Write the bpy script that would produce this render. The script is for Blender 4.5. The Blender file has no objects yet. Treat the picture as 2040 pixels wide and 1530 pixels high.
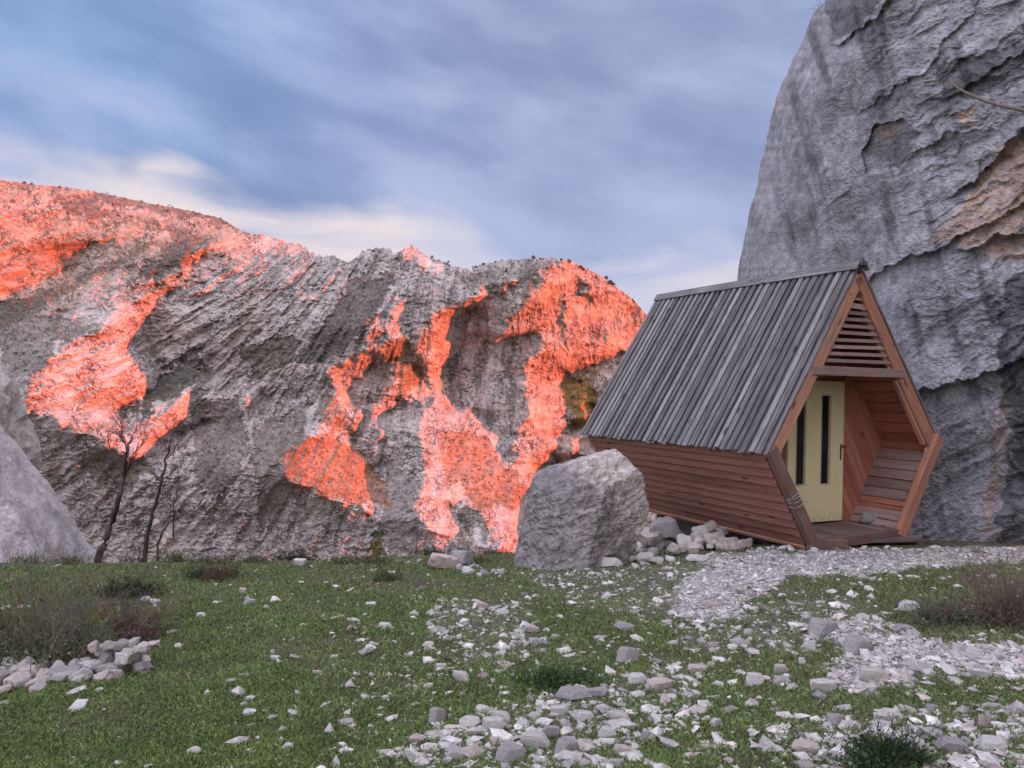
import bpy, math, random
import numpy as np
from mathutils import Vector, Matrix

# ------------------------------------------------------------------ camera, world, sun, exposure
F = 1541.0                       # focal length in pixels of the 2040 px wide photograph
CX, CY = 1020.0, 765.0
CZ = 1.6                         # camera height
SUN_AZ, SUN_EL = 101.0, 4.5      # degrees clockwise from the view direction, and above the horizon
EXPOSURE = 1.8
SUN_STRENGTH = 4.0
SKY = 0.60

scene = bpy.context.scene
COL = scene.collection
cam_d = bpy.data.cameras.new('camera')
cam = bpy.data.objects.new('camera', cam_d)
COL.objects.link(cam)
cam.location = (0, 0, CZ)
cam.rotation_euler = (math.radians(90), 0, 0)
cam_d.sensor_width = 36.0
cam_d.lens = 36.0 * F / 2040.0
cam_d.clip_start = 0.05
cam_d.clip_end = 20000
scene.camera = cam
scene.view_settings.view_transform = 'Standard'
scene.view_settings.look = 'None'
scene.view_settings.exposure = EXPOSURE
scene.view_settings.gamma = 1.0

world = bpy.data.worlds.new('World')
scene.world = world
world.use_nodes = True


class NT:
    """small helper around a node tree"""
    def __init__(self, tree):
        self.t = tree
        tree.nodes.clear()

    def n(self, kind, **kw):
        nd = self.t.nodes.new(kind)
        for k, v in kw.items():
            setattr(nd, k, v)
        return nd

    def link(self, a, b):
        self.t.links.new(a, b)

    def put(self, sock, v):
        if isinstance(v, bpy.types.NodeSocket):
            self.link(v, sock)
        elif v is not None:
            if sock.type == 'RGBA' and len(v) == 3:
                v = (*v, 1)
            sock.default_value = v

    def math(self, op, a, b=None, c=None, clamp=False):
        m = self.n('ShaderNodeMath', operation=op)
        m.use_clamp = clamp
        for i, v in enumerate((a, b, c)):
            self.put(m.inputs[i], v)
        return m.outputs[0]

    def noise(self, vec, scale, detail=4, rough=0.55, dist=0.0, out='Fac'):
        m = self.n('ShaderNodeTexNoise')
        self.put(m.inputs['Vector'], vec)
        m.inputs['Scale'].default_value = scale
        m.inputs['Detail'].default_value = detail
        m.inputs['Roughness'].default_value = rough
        m.inputs['Distortion'].default_value = dist
        return m.outputs[out]

    def map(self, v, a, b, c=0.0, d=1.0, smooth=True):
        m = self.n('ShaderNodeMapRange')
        if smooth:
            m.interpolation_type = 'SMOOTHSTEP'
        self.put(m.inputs[0], v)
        for i, x in enumerate((a, b, c, d)):
            self.put(m.inputs[i + 1], x)
        return m.outputs[0]

    def mix(self, fac, a, b, mode='MIX'):
        m = self.n('ShaderNodeMix', data_type='RGBA', blend_type=mode)
        self.put(m.inputs[0], fac)
        self.put(m.inputs[6], a)
        self.put(m.inputs[7], b)
        return m.outputs[2]

    def comb(self, x, y, z):
        m = self.n('ShaderNodeCombineXYZ')
        for i, v in enumerate((x, y, z)):
            self.put(m.inputs[i], v)
        return m.outputs[0]

    def scale(self, vec, s):
        m = self.n('ShaderNodeVectorMath', operation='MULTIPLY')
        self.put(m.inputs[0], vec)
        self.put(m.inputs[1], s)
        return m.outputs[0]

    def ramp(self, fac, stops):
        m = self.n('ShaderNodeValToRGB')
        self.put(m.inputs[0], fac)
        el = m.color_ramp.elements
        while len(el) < len(stops):
            el.new(0.5)
        for e, (p, c) in zip(el, stops):
            e.position = p
            e.color = (*c, 1) if len(c) == 3 else c
        return m.outputs[0]


def build_world():
    w = NT(world.node_tree)
    tc = w.n('ShaderNodeTexCoord')
    sep = w.n('ShaderNodeSeparateXYZ')
    w.link(tc.outputs['Generated'], sep.inputs[0])
    x, y, z = sep.outputs
    az = w.math('ARCTAN2', x, y)                       # 0 in the view direction, positive clockwise
    hor = w.math('SQRT', w.math('ADD', w.math('MULTIPLY', x, x), w.math('MULTIPLY', y, y)))
    el = w.math('DIVIDE', z, w.math('MAXIMUM', hor, 0.05))   # tangent of the elevation
    # cloud deck seen in perspective, long streets of cloud sloping down towards the right
    zz = w.math('ADD', w.math('MAXIMUM', z, 0.0), 0.16)
    pu = w.math('DIVIDE', x, zz)
    pv = w.math('DIVIDE', y, zz)
    p = w.comb(pu, pv, 0.0)
    sh = w.comb(w.math('MULTIPLY', az, 2.3),
                w.math('MULTIPLY_ADD', el, 4.4, w.math('MULTIPLY', az, 0.85)), 0.7)
    p = w.comb(w.math('MULTIPLY', az, 2.6), w.math('MULTIPLY_ADD', el, 6.0, w.math('MULTIPLY', az, 1.1)), 4.3)
    n1 = w.noise(sh, 1.1, 5, 0.5, 0.3)
    n2 = w.noise(p, 1.7, 6, 0.5, 0.2)
    n3 = w.noise(sh, 3.6, 5, 0.5, 0.2)
    cl = w.math('ADD', w.math('MULTIPLY', n1, 0.36), w.math('ADD', w.math('MULTIPLY', n2, 0.46), w.math('MULTIPLY', n3, 0.18)))
    cloud = w.ramp(cl, [(0.34, (0.215, 0.27, 0.46)), (0.45, (0.265, 0.32, 0.525)), (0.54, (0.34, 0.40, 0.62)), (0.68, (0.46, 0.52, 0.75))])
    # the clearer, bluer air on the left, the violet cloud on the right
    side = w.map(az, -0.62, 0.05, 1.0, 0.0)
    blue = w.ramp(cl, [(0.34, (0.165, 0.265, 0.50)), (0.45, (0.21, 0.33, 0.59)), (0.55, (0.27, 0.41, 0.69)), (0.68, (0.40, 0.53, 0.80))])
    base = w.mix(w.math('MULTIPLY', side, 0.9), cloud, blue)
    # long dark bank sloping down across the upper sky
    bc = w.math('MULTIPLY_ADD', az, -0.22, 0.30)
    dd = w.math('ABSOLUTE', w.math('SUBTRACT', w.math('ADD', el, w.math('MULTIPLY_ADD', n3, 0.16, -0.08)), bc))
    bank = w.math('MULTIPLY', w.map(dd, 0.03, 0.13, 1.0, 0.0), w.map(n2, 0.30, 0.62, 1.0, 0.25))
    base = w.mix(w.math('MULTIPLY', bank, 0.55), base, w.mix(side, (0.215, 0.275, 0.50), (0.17, 0.275, 0.535)))
    # warm pale strip under the edge of the cloud deck
    fc = w.n('ShaderNodeFloatCurve')
    w.link(w.map(az, -0.8, 0.8, 0.0, 1.0, smooth=False), fc.inputs['Value'])
    pts = [(-0.8, .288), (-.585, .276), (-.40, .262), (-.34, .238), (-.29, .226), (-.1, .226), (-.02, .185), (.06, .158), (.15, .172), (.25, .192), (.30, .18), (.8, .15)]
    cv = fc.mapping.curves[0]
    while len(cv.points) < len(pts):
        cv.points.new(0.5, 0.5)
    for q, (a, b) in zip(cv.points, pts):
        q.location = ((a + 0.8) / 1.6, b)
    fc.mapping.update()
    edge = w.math('ADD', fc.outputs[0], w.math('MULTIPLY_ADD', n3, 0.07, -0.035))
    edge = w.math('ADD', edge, w.math('MULTIPLY_ADD', n2, 0.03, -0.015))
    band = w.map(w.math('SUBTRACT', edge, el), -0.010, 0.030, 0.0, 1.0)
    n4 = w.noise(w.comb(w.math('MULTIPLY', az, 3.0), w.math('MULTIPLY', el, 16.0), 2.0), 1.3, 5, 0.5, 0.3)
    cream = w.ramp(n4, [(0.34, (0.47, 0.50, 0.68)), (0.48, (0.70, 0.65, 0.72)), (0.62, (0.84, 0.75, 0.74))])
    base = w.mix(w.math('MULTIPLY', band, 0.93), base, cream)
    # soft second strip of light grey above it
    band2 = w.map(w.math('SUBTRACT', w.math('ADD', edge, 0.11), el), 0.0, 0.09, 0.0, 1.0)
    base = w.mix(w.math('MULTIPLY', band2, w.map(n1, 0.42, 0.6, 0.0, 0.55)), base, (0.45, 0.51, 0.74))
    # the part of the sky behind the camera, towards the sunset and overhead, is brighter
    back = w.map(y, 0.35, -0.7, 0.0, 1.0)
    top = w.map(z, 0.45, 0.95, 0.0, 1.0)
    sunward = w.map(w.math('ADD', w.math('MULTIPLY', x, math.sin(math.radians(SUN_AZ))), w.math('MULTIPLY', y, math.cos(math.radians(SUN_AZ)))), 0.3, 1.0, 0.0, 1.0)
    k = w.math('ADD', 1.0, w.math('ADD', w.math('MULTIPLY', back, 1.9), w.math('MULTIPLY', top, 3.6)))
    lit = w.mix(w.math('MAXIMUM', back, top), base, (0.47, 0.46, 0.56))
    lit = w.mix(w.math('MULTIPLY', sunward, w.map(el, 0.5, 0.0)), lit, (0.9, 0.55, 0.38))
    colr = w.scale(lit, w.comb(k, k, k))
    sky = w.n('ShaderNodeTexSky', sky_type='NISHITA')
    sky.sun_disc = False
    sky.sun_elevation = math.radians(SUN_EL)
    sky.sun_rotation = math.radians(SUN_AZ)
    bgs = w.n('ShaderNodeBackground')
    w.link(sky.outputs[0], bgs.inputs[0])
    bgs.inputs[1].default_value = 0.04
    bg = w.n('ShaderNodeBackground')
    w.link(colr, bg.inputs[0])
    bg.inputs[1].default_value = 0.53 * SKY
    add = w.n('ShaderNodeMixShader')
    add.inputs[0].default_value = 0.95
    w.link(bgs.outputs[0], add.inputs[1])
    w.link(bg.outputs[0], add.inputs[2])
    out = w.n('ShaderNodeOutputWorld')
    w.link(add.outputs[0], out.inputs[0])


build_world()

sun_d = bpy.data.lights.new('sun', 'SUN')
sun_d.energy = SUN_STRENGTH
sun_d.angle = math.radians(0.5)
sun_d.color = (1.0, 0.125, 0.038)
sun = bpy.data.objects.new('sun', sun_d)
COL.objects.link(sun)
_a, _e = math.radians(SUN_AZ), math.radians(SUN_EL)
SDIR = Vector((math.sin(_a) * math.cos(_e), math.cos(_a) * math.cos(_e), math.sin(_e)))
sun.rotation_euler = SDIR.to_track_quat('Z', 'Y').to_euler()
sun.location = (40, -20, 30)

# ------------------------------------------------------------------ numeric helpers
def _hash(ix, iy, iz, seed):
    h = (ix.astype(np.uint32) * np.uint32(374761393) + iy.astype(np.uint32) * np.uint32(668265263)
         + iz.astype(np.uint32) * np.uint32(2246822519) + np.uint32(seed * 3266489917 & 0xffffffff))
    h = (h ^ (h >> np.uint32(13))) * np.uint32(1274126177)
    h ^= h >> np.uint32(16)
    return h


def perlin(x, y, z=None, seed=0):
    """gradient noise, about -1..1"""
    x = np.asarray(x, float)
    y = np.asarray(y, float)
    z = np.zeros_like(x) if z is None else np.asarray(z, float)
    x, y, z = np.broadcast_arrays(x, y, z)
    xi, yi, zi = np.floor(x).astype(np.int64), np.floor(y).astype(np.int64), np.floor(z).astype(np.int64)
    xf, yf, zf = x - xi, y - yi, z - zi
    u, v, w = (t * t * t * (t * (t * 6 - 15) + 10) for t in (xf, yf, zf))
    flat = not np.any(zf)
    tot = 0
    for dz in ((0,) if flat else (0, 1)):
        for dy in (0, 1):
            for dx in (0, 1):
                h = _hash(xi + dx, yi + dy, zi + dz, seed)
                a = (h & np.uint32(1023)) / 1023.0 * 2 * np.pi
                c = ((h >> np.uint32(10)) & np.uint32(1023)) / 511.5 - 1 if not flat else 0.0
                s = np.sqrt(np.maximum(0, 1 - c * c)) if not flat else 1.0
                g = np.cos(a) * s * (xf - dx) + np.sin(a) * s * (yf - dy) + (c * (zf - dz) if not flat else 0)
                tot = tot + g * (u if dx else 1 - u) * (v if dy else 1 - v) * ((w if dz else 1 - w) if not flat else 1)
    return tot * 1.5


def fbm(x, y, z=None, seed=0, octs=4, gain=0.5, lac=2.03, ridged=False):
    tot, amp, fr, norm = 0, 1.0, 1.0, 0
    for o in range(octs):
        n = perlin(x * fr, y * fr, None if z is None else z * fr, seed + o * 17)
        if ridged:
            n = 1 - 2 * np.abs(n)
        tot = tot + amp * n
        norm += amp
        amp *= gain
        fr *= lac
    return tot / norm


def inside(poly, x, y):
    r = np.zeros(np.shape(x), bool)
    n = len(poly)
    for i in range(n):
        x0, y0 = poly[i]
        x1, y1 = poly[(i + 1) % n]
        if y0 == y1:
            continue
        c = ((y0 > y) != (y1 > y)) & (x < (x1 - x0) * (y - y0) / (y1 - y0) + x0)
        r ^= c
    return r


def sstep(a, b, x):
    t = np.clip((x - a) / (b - a), 0, 1)
    return t * t * (3 - 2 * t)


def mesh_np(name, verts, faces, mat=None, parent=None, smooth=False, attrs=None):
    """verts (n,3), faces (m,k) -> ONE mesh object"""
    verts = np.ascontiguousarray(verts, dtype=np.float32)
    faces = np.ascontiguousarray(faces, dtype=np.int32)
    me = bpy.data.meshes.new(name)
    k = faces.shape[1]
    me.vertices.add(len(verts))
    me.vertices.foreach_set('co', verts.ravel())
    me.loops.add(faces.size)
    me.loops.foreach_set('vertex_index', faces.ravel())
    me.polygons.add(len(faces))
    me.polygons.foreach_set('loop_start', np.arange(0, faces.size, k, dtype=np.int32))
    me.polygons.foreach_set('loop_total', np.full(len(faces), k, dtype=np.int32))
    me.polygons.foreach_set('use_smooth', np.full(len(faces), smooth, dtype=bool))
    me.update(calc_edges=True)
    for an, av in (attrs or {}).items():
        av = np.asarray(av, np.float32)
        if av.ndim == 1:
            a = me.attributes.new(an, 'FLOAT', 'POINT')
            a.data.foreach_set('value', av)
        elif av.shape[1] == 3:
            a = me.attributes.new(an, 'FLOAT_VECTOR', 'POINT')
            a.data.foreach_set('vector', np.ascontiguousarray(av).ravel())
        else:
            a = me.attributes.new(an, 'FLOAT_COLOR', 'POINT')
            a.data.foreach_set('color', np.ascontiguousarray(av).ravel())
    me.validate()
    o = bpy.data.objects.new(name, me)
    COL.objects.link(o)
    if mat:
        me.materials.append(mat)
    if parent:
        o.parent = parent
    return o


def grid_faces(nr, nc):
    i = np.arange(nr * nc).reshape(nr, nc)
    return np.stack([i[:-1, :-1], i[1:, :-1], i[1:, 1:], i[:-1, 1:]], -1).reshape(-1, 4)


def tag(o, label=None, cat=None, group=None, kind=None):
    if label:
        o['label'] = label
    if cat:
        o['category'] = cat
    if group:
        o['group'] = group
    if kind:
        o['kind'] = kind
    return o


def empty(name, loc=(0, 0, 0), rz=0.0):
    e = bpy.data.objects.new(name, None)
    e.empty_display_size = 0.2
    e.location = loc
    e.rotation_euler = (0, 0, rz)
    COL.objects.link(e)
    return e


# ------------------------------------------------------------------ materials
def mat_new(name):
    m = bpy.data.materials.new(name)
    m.use_nodes = True
    return m, NT(m.node_tree)


def finish(t, col, rough=0.9, bump=None, strength=0.5, dist=0.02, spec=0.2):
    b = t.n('ShaderNodeBsdfPrincipled')
    t.put(b.inputs['Base Color'], col)
    t.put(b.inputs['Roughness'], rough)
    b.inputs['Specular IOR Level'].default_value = spec
    if bump is not None:
        bp = t.n('ShaderNodeBump')
        bp.inputs['Strength'].default_value = strength
        bp.inputs['Distance'].default_value = dist
        t.put(bp.inputs['Height'], bump)
        t.link(bp.outputs[0], b.inputs['Normal'])
    o = t.n('ShaderNodeOutputMaterial')
    t.link(b.outputs[0], o.inputs[0])


def attr(t, name, out='Color'):
    a = t.n('ShaderNodeAttribute', attribute_name=name)
    return a.outputs[out]


def coords(t):
    return t.n('ShaderNodeTexCoord').outputs['Object']


def rock_material(name, fine, bump_dist, tint=(1, 1, 1), bump=0.8, rng=(0.72, 1.22)):
    m, t = mat_new(name)
    c = coords(t)
    base = attr(t, 'col')
    n1 = t.noise(c, fine, 8, 0.62, 0.4)
    n2 = t.noise(c, fine * 5.3, 6, 0.6)
    k = t.map(n1, 0.3, 0.7, rng[0], rng[1])
    k2 = t.map(n2, 0.25, 0.75, 0.82, 1.16)
    kk = t.math('MULTIPLY', k, k2)
    col = t.scale(base, t.comb(t.math('MULTIPLY', kk, tint[0]), t.math('MULTIPLY', kk, tint[1]), t.math('MULTIPLY', kk, tint[2])))
    v = t.n('ShaderNodeTexVoronoi', feature='DISTANCE_TO_EDGE')
    wv = t.n('ShaderNodeVectorMath', operation='ADD')
    t.put(wv.inputs[0], c)
    t.put(wv.inputs[1], t.scale(t.noise(c, fine * 1.2, 3, 0.6, out='Color'), (1.4 / fine,) * 3))
    t.link(wv.outputs[0], v.inputs['Vector'])
    v.inputs['Scale'].default_value = fine * 0.9
    crack = t.map(v.outputs[0], 0.0, 0.05, 0.0, 1.0)
    h = t.math('ADD', t.math('MULTIPLY', n1, 1.0), t.math('ADD', t.math('MULTIPLY', n2, 0.45), t.math('MULTIPLY', crack, 0.10)))
    finish(t, col, 0.92, h, bump, bump_dist, 0.15)
    return m


M = {}
M['mountain'] = rock_material('mountain_limestone', 0.30, 1.2, bump=0.8, rng=(0.78, 1.2))
M['cliff'] = rock_material('cliff_limestone', 3.2, 0.05, bump=0.7)
M['boulder'] = rock_material('boulder_limestone', 9.0, 0.05, bump=1.0)
M['stone'] = rock_material('stone_limestone', 14.0, 0.015, bump=0.7)


def wood_material(name, dark, mid, light, grain=1.0, knots=True, rough=0.8, weather=None):
    m, t = mat_new(name)
    wc = attr(t, 'wc', 'Vector')
    idv = attr(t, 'bid', 'Fac')
    st = t.scale(wc, (1.2, 26.0, 26.0))
    n1 = t.noise(st, 1.0, 6, 0.62, 0.9)
    n2 = t.noise(t.scale(wc, (4.0, 90.0, 90.0)), 1.0, 3, 0.6)
    n3 = t.noise(t.scale(wc, (1.6, 2.5, 2.5)), 1.3, 4, 0.6)
    f = t.math('ADD', t.math('MULTIPLY', n1, 0.6), t.math('MULTIPLY', n2, 0.4))
    f = t.math('ADD', f, t.math('MULTIPLY_ADD', idv, 0.24, -0.12))
    f = t.math('ADD', f, t.math('MULTIPLY_ADD', n3, 0.22, -0.11))
    col = t.ramp(f, [(0.30, dark), (0.50, mid), (0.70, light)])
    if knots:
        v = t.n('ShaderNodeTexVoronoi')
        t.put(v.inputs['Vector'], t.scale(wc, (2.6, 9.0, 9.0)))
        v.inputs['Scale'].default_value = 1.0
        kn = t.map(v.outputs['Distance'], 0.10, 0.22, 1.0, 0.0)
        sel = t.map(n3, 0.46, 0.52, 0.0, 1.0)
        col = t.mix(t.math('MULTIPLY', t.math('MULTIPLY', kn, sel), 0.85), col, tuple(c * 0.35 for c in dark))
    if weather:
        col = t.mix(t.map(t.noise(t.scale(wc, (1.0, 3.0, 3.0)), 1.6, 5, 0.65), 0.48, 0.72, 0.0, 0.75), col, weather)
    finish(t, col, rough, t.math('ADD', n1, t.math('MULTIPLY', n2, 0.5)), 0.5, 0.006, 0.25)
    return m


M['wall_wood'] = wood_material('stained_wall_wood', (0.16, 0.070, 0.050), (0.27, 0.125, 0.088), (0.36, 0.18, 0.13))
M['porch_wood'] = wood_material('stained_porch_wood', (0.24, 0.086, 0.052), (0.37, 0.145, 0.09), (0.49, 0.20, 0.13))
M['frame_wood'] = wood_material('frame_wood', (0.25, 0.105, 0.062), (0.41, 0.185, 0.11), (0.56, 0.29, 0.18), weather=(0.20, 0.15, 0.14))
M['post_wood'] = wood_material('worn_post_wood', (0.12, 0.065, 0.052), (0.20, 0.11, 0.085), (0.29, 0.175, 0.14), weather=(0.15, 0.12, 0.12))
M['slat_wood'] = wood_material('slat_wood', (0.15, 0.09, 0.075), (0.27, 0.17, 0.14), (0.38, 0.26, 0.22), weather=(0.2, 0.17, 0.165))
M['roof_wood'] = wood_material('weathered_roof_wood', (0.058, 0.052, 0.052), (0.168, 0.155, 0.153), (0.36, 0.335, 0.315))
M['step_wood'] = wood_material('weathered_step_wood', (0.09, 0.06, 0.052), (0.17, 0.12, 0.105), (0.27, 0.20, 0.18))


def plain(name, col, rough=0.6, noise=0.12, spec=0.3, scale=12):
    m, t = mat_new(name)
    c = coords(t)
    n = t.noise(c, scale, 5, 0.6)
    k = t.map(n, 0.3, 0.7, 1 - noise, 1 + noise)
    finish(t, t.scale(col, t.comb(k, k, k)), rough, n, 0.15, 0.004, spec)
    return m


def door_material():
    m, t = mat_new('cream_door_paint')
    c = coords(t)
    n = t.noise(c, 3.0, 6, 0.6)
    s = t.n('ShaderNodeSeparateXYZ')
    t.link(c, s.inputs[0])
    col = t.ramp(n, [(0.3, (0.70, 0.61, 0.32)), (0.7, (0.78, 0.69, 0.385))])
    dirt = t.math('MULTIPLY', t.map(s.outputs[2], 0.30, 0.02, 0.0, 1.0), t.map(t.noise(c, 22, 5, 0.7), 0.42, 0.62, 0.0, 0.6))
    col = t.mix(dirt, col, (0.24, 0.16, 0.085))
    lines = t.n('ShaderNodeTexWave', wave_type='BANDS', bands_direction='X')
    t.link(c, lines.inputs[0])
    lines.inputs['Scale'].default_value = 22
    finish(t, col, 0.5, lines.outputs[1], 0.2, 0.002, 0.4)
    return m


M['door'] = door_material()
M['door_trim'] = plain('door_trim', (0.50, 0.44, 0.24), 0.6)
M['metal'] = plain('dark_metal', (0.03, 0.027, 0.027), 0.4, spec=0.6)
M['wire'] = plain('grey_wire', (0.30, 0.29, 0.28), 0.5, spec=0.5)
M['plastic'] = plain('pale_plastic', (0.62, 0.62, 0.6), 0.5)


def glass_material():
    m, t = mat_new('dark_glass')
    b = t.n('ShaderNodeBsdfPrincipled')
    b.inputs['Base Color'].default_value = (0.012, 0.012, 0.014, 1)
    b.inputs['Roughness'].default_value = 0.12
    b.inputs['Specular IOR Level'].default_value = 0.35
    o = t.n('ShaderNodeOutputMaterial')
    t.link(b.outputs[0], o.inputs[0])
    return m


M['glass'] = glass_material()


def leaf_material(name, rough=0.85):
    m, t = mat_new(name)
    n = t.noise(coords(t), 3.0, 3, 0.5)
    k = t.map(n, 0.3, 0.7, 0.85, 1.15)
    b = t.n('ShaderNodeBsdfPrincipled')
    t.put(b.inputs['Base Color'], t.scale(attr(t, 'col'), t.comb(k, k, k)))
    b.inputs['Roughness'].default_value = rough
    b.inputs['Specular IOR Level'].default_value = 0.15
    o = t.n('ShaderNodeOutputMaterial')
    t.link(b.outputs[0], o.inputs[0])
    return m


M['leaf'] = leaf_material('plant_surface')


def bark_material():
    m, t = mat_new('dark_bark')
    c = coords(t)
    n = t.noise(t.scale(c, (1, 1, 0.3)), 16, 6, 0.65)
    col = t.ramp(n, [(0.3, (0.035, 0.028, 0.026)), (0.7, (0.10, 0.080, 0.072))])
    finish(t, col, 0.9, n, 0.6, 0.01, 0.15)
    return m


M['bark'] = bark_material()

# ------------------------------------------------------------------ terrain height near the camera
def ground_z(x, y, detail=True):
    x = np.asarray(x, float)
    y = np.asarray(y, float)
    hl = 1.6 + 0.065 * y + 0.03 * np.maximum(0, y - 9) ** 2
    yy = np.maximum(0, y - 9.7)
    hr = 1.6 + 0.045 * np.minimum(y, 9.7) + 0.17 * yy
    t = sstep(0.8, 3.4, x - 0.12 * (y - 9))
    hl = hl + 0.03 * np.clip(-x, 0, 9) * sstep(8, 13, y)
    ye = 13.1 + 0.8 * perlin(np.clip(x, -30, 30) * 0.45, x * 0 + .5, seed=2) + 0.35 * perlin(np.clip(x, -30, 30) * 1.7, x * 0 + .5, seed=4)
    drop = np.where(y > ye, np.minimum((y - ye) * 0.9 + 0.03 * (y - ye) ** 2, 90), 0)
    hl = np.where(y > 13.4, 1.6 + 0.065 * 13.4 + 0.03 * 4.4 ** 2 + 0.03 * np.clip(-x, 0, 9), hl) + drop
    hr = np.minimum(hr, 3.2 + np.maximum(0, y - 19))
    h = hl * (1 - t) + hr * t
    h = np.where(y > 22, np.maximum(h, hl), h)
    h = np.where((x > 12) & (y > 22), np.maximum(h, np.minimum(drop, 90)), h)
    # low swelling under the dry bush at the right
    h = h - 0.17 * np.exp(-(((x - 4.9) / 1.1) ** 2 + ((y - 6.7) / 1.3) ** 2))
    h = np.minimum(h, 92.0)
    z = CZ - h
    if detail:
        near = np.clip(1 - np.abs(y) / 60, 0, 1)
        z = z + near * (0.055 * perlin(x * 0.45, y * 0.45, seed=3) + 0.028 * perlin(x * 1.6, y * 1.6, seed=5) + 0.010 * perlin(x * 5.2, y * 5.2, seed=6))
    return z


_zc = CZ - 0.0


def on_ground(px, py):
    """point of the ground seen at a pixel of the photograph"""
    u, v = (px - CX) / F, (CY - py) / F
    ys = np.linspace(1.2, 16, 900)
    zs = CZ + v * ys
    g = ground_z(u * ys, ys)
    k = np.argmax(zs <= g)
    if zs[k] > g[k]:
        k = len(ys) - 200
    return np.array([u * ys[k], ys[k], g[k]])


def to_px(x, y, z):
    return CX + F * x / y, CY - F * (z - CZ) / y


# where stones lie thick on the ground: outlines given on the photograph, sampled through on_ground's inverse
DENSE = [[(1400, 1112), (1470, 1098), (1688, 1092), (2100, 1088), (2100, 1114), (1816, 1134), (1714, 1148), (1561, 1148), (1535, 1177), (1474, 1202), (1484, 1233), (1398, 1243), (1331, 1228), (1347, 1182), (1367, 1151), (1410, 1132)],
         [(1612, 1253), (1663, 1238), (1765, 1238), (1795, 1269), (1900, 1278), (2100, 1284), (2100, 1360), (1969, 1345), (1826, 1325), (1816, 1355), (1739, 1381), (1688, 1381), (1637, 1335), (1688, 1299)]]
MEDIUM = [[(1245, 1350), (1326, 1304), (1403, 1335), (1393, 1406), (1408, 1437), (1306, 1467), (1255, 1540), (900, 1560), (790, 1500), (890, 1440), (1000, 1411)],
          [(1474, 1202), (1700, 1180), (1790, 1236), (1612, 1253), (1484, 1240)],
          [(1040, 1130), (1300, 1120), (1420, 1110), (1347, 1200), (1331, 1228), (1150, 1215), (1060, 1165)],
          [(1300, 1243), (1640, 1250), (1640, 1300), (1380, 1300)],
          [(1500, 1440), (2100, 1400), (2100, 1560), (1650, 1560)],
          [(860, 1190), (1060, 1200), (1090, 1290), (1000, 1340), (870, 1310)]]


def density(px, py):
    return (density1(px, py, 1.0, 0) + density1(px, py, 1.7, 5) + density1(px, py, .5, 9)) / 3


def density1(px, py, k, sd):
    wx = px + k * (24 * perlin(px / 60, py / 30, seed=71 + sd) + 12 * perlin(px / 20, py / 9, seed=73 + sd))
    wy = py + k * (10 * perlin(px / 50, py / 25, seed=72 + sd) + 5 * perlin(px / 18, py / 9, seed=74 + sd))
    d = np.full(np.shape(px), 0.05)
    d = np.where(px > 650, 0.12, d)
    d = np.where(px < 420, 0.015, d)
    d = np.where((px >= 420) & (px < 650), 0.035, d)
    for p in MEDIUM:
        d = np.where(inside(p, wx, wy), 0.46, d)
    for p in DENSE:
        d = np.where(inside(p, wx, wy), 1.0, d)
    return d


def build_ground():
    def axis(lo, hi, step, far, n):
        a = np.arange(lo, hi + 1e-6, step)
        g = np.geomspace(1, far, n)
        s0 = step
        out = hi + s0 * (g - 1) * 1.5 + s0
        return a, out
    ax, _ = axis(-9, 11, 0.06, 1, 2)
    right = 11 + np.geomspace(0.12, 5000, 60)
    left = -9 - np.geomspace(0.12, 5000, 60)[::-1]
    xs = np.concatenate([left, ax, right])
    ay = np.arange(1.5, 15, 0.05)
    ys = np.concatenate([1.5 - np.geomspace(0.1, 3000, 40)[::-1], ay, 15 + np.geomspace(0.1, 6000, 90)])
    X, Y = np.meshgrid(xs, ys)
    Z = ground_z(X, Y)
    Ysafe = np.maximum(Y, 1.0)
    px, py = to_px(X, Ysafe, Z)
    d = density(px, py)
    d = np.where(Y < 1.2, 0.05, d)
    g = np.clip(d, 0, 1)
    n = fbm(X * 0.9, Y * 0.9, seed=11, octs=4)
    soil = np.array([0.125, 0.100, 0.075])
    turf = np.array([0.065, 0.075, 0.032])
    grav = np.array([0.34, 0.315, 0.30])
    k = np.clip(0.35 + 0.7 * n, 0, 1)[..., None]
    c = turf * (1 - k) + soil * k
    gm = sstep(0.3, 1.0, g)[..., None]
    c = c * (1 - gm * 0.9) + grav * gm * 0.9
    far = sstep(14, 30, Y)[..., None]
    c = c * (1 - far) + np.array([0.16, 0.14, 0.11]) * far
    col = np.concatenate([c, np.ones(c.shape[:2] + (1,))], -1).reshape(-1, 4)
    m, t = mat_new('turf_and_soil')
    cc = coords(t)
    n1 = t.noise(cc, 38, 6, 0.7)
    n2 = t.noise(cc, 7, 5, 0.6)
    kk = t.math('MULTIPLY', t.map(n1, 0.3, 0.7, 0.6, 1.35), t.map(n2, 0.3, 0.7, 0.75, 1.25))
    finish(t, t.scale(attr(t, 'col'), t.comb(kk, kk, kk)), 0.95, n1, 0.8, 0.02, 0.1)
    o = mesh_np('ground', np.stack([X, Y, Z], -1).reshape(-1, 3), grid_faces(*X.shape), m, smooth=True, attrs={'col': col})
    tag(o, 'grassy stony terrace falling away into the gorge', 'ground', kind='structure')


build_ground()

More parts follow.
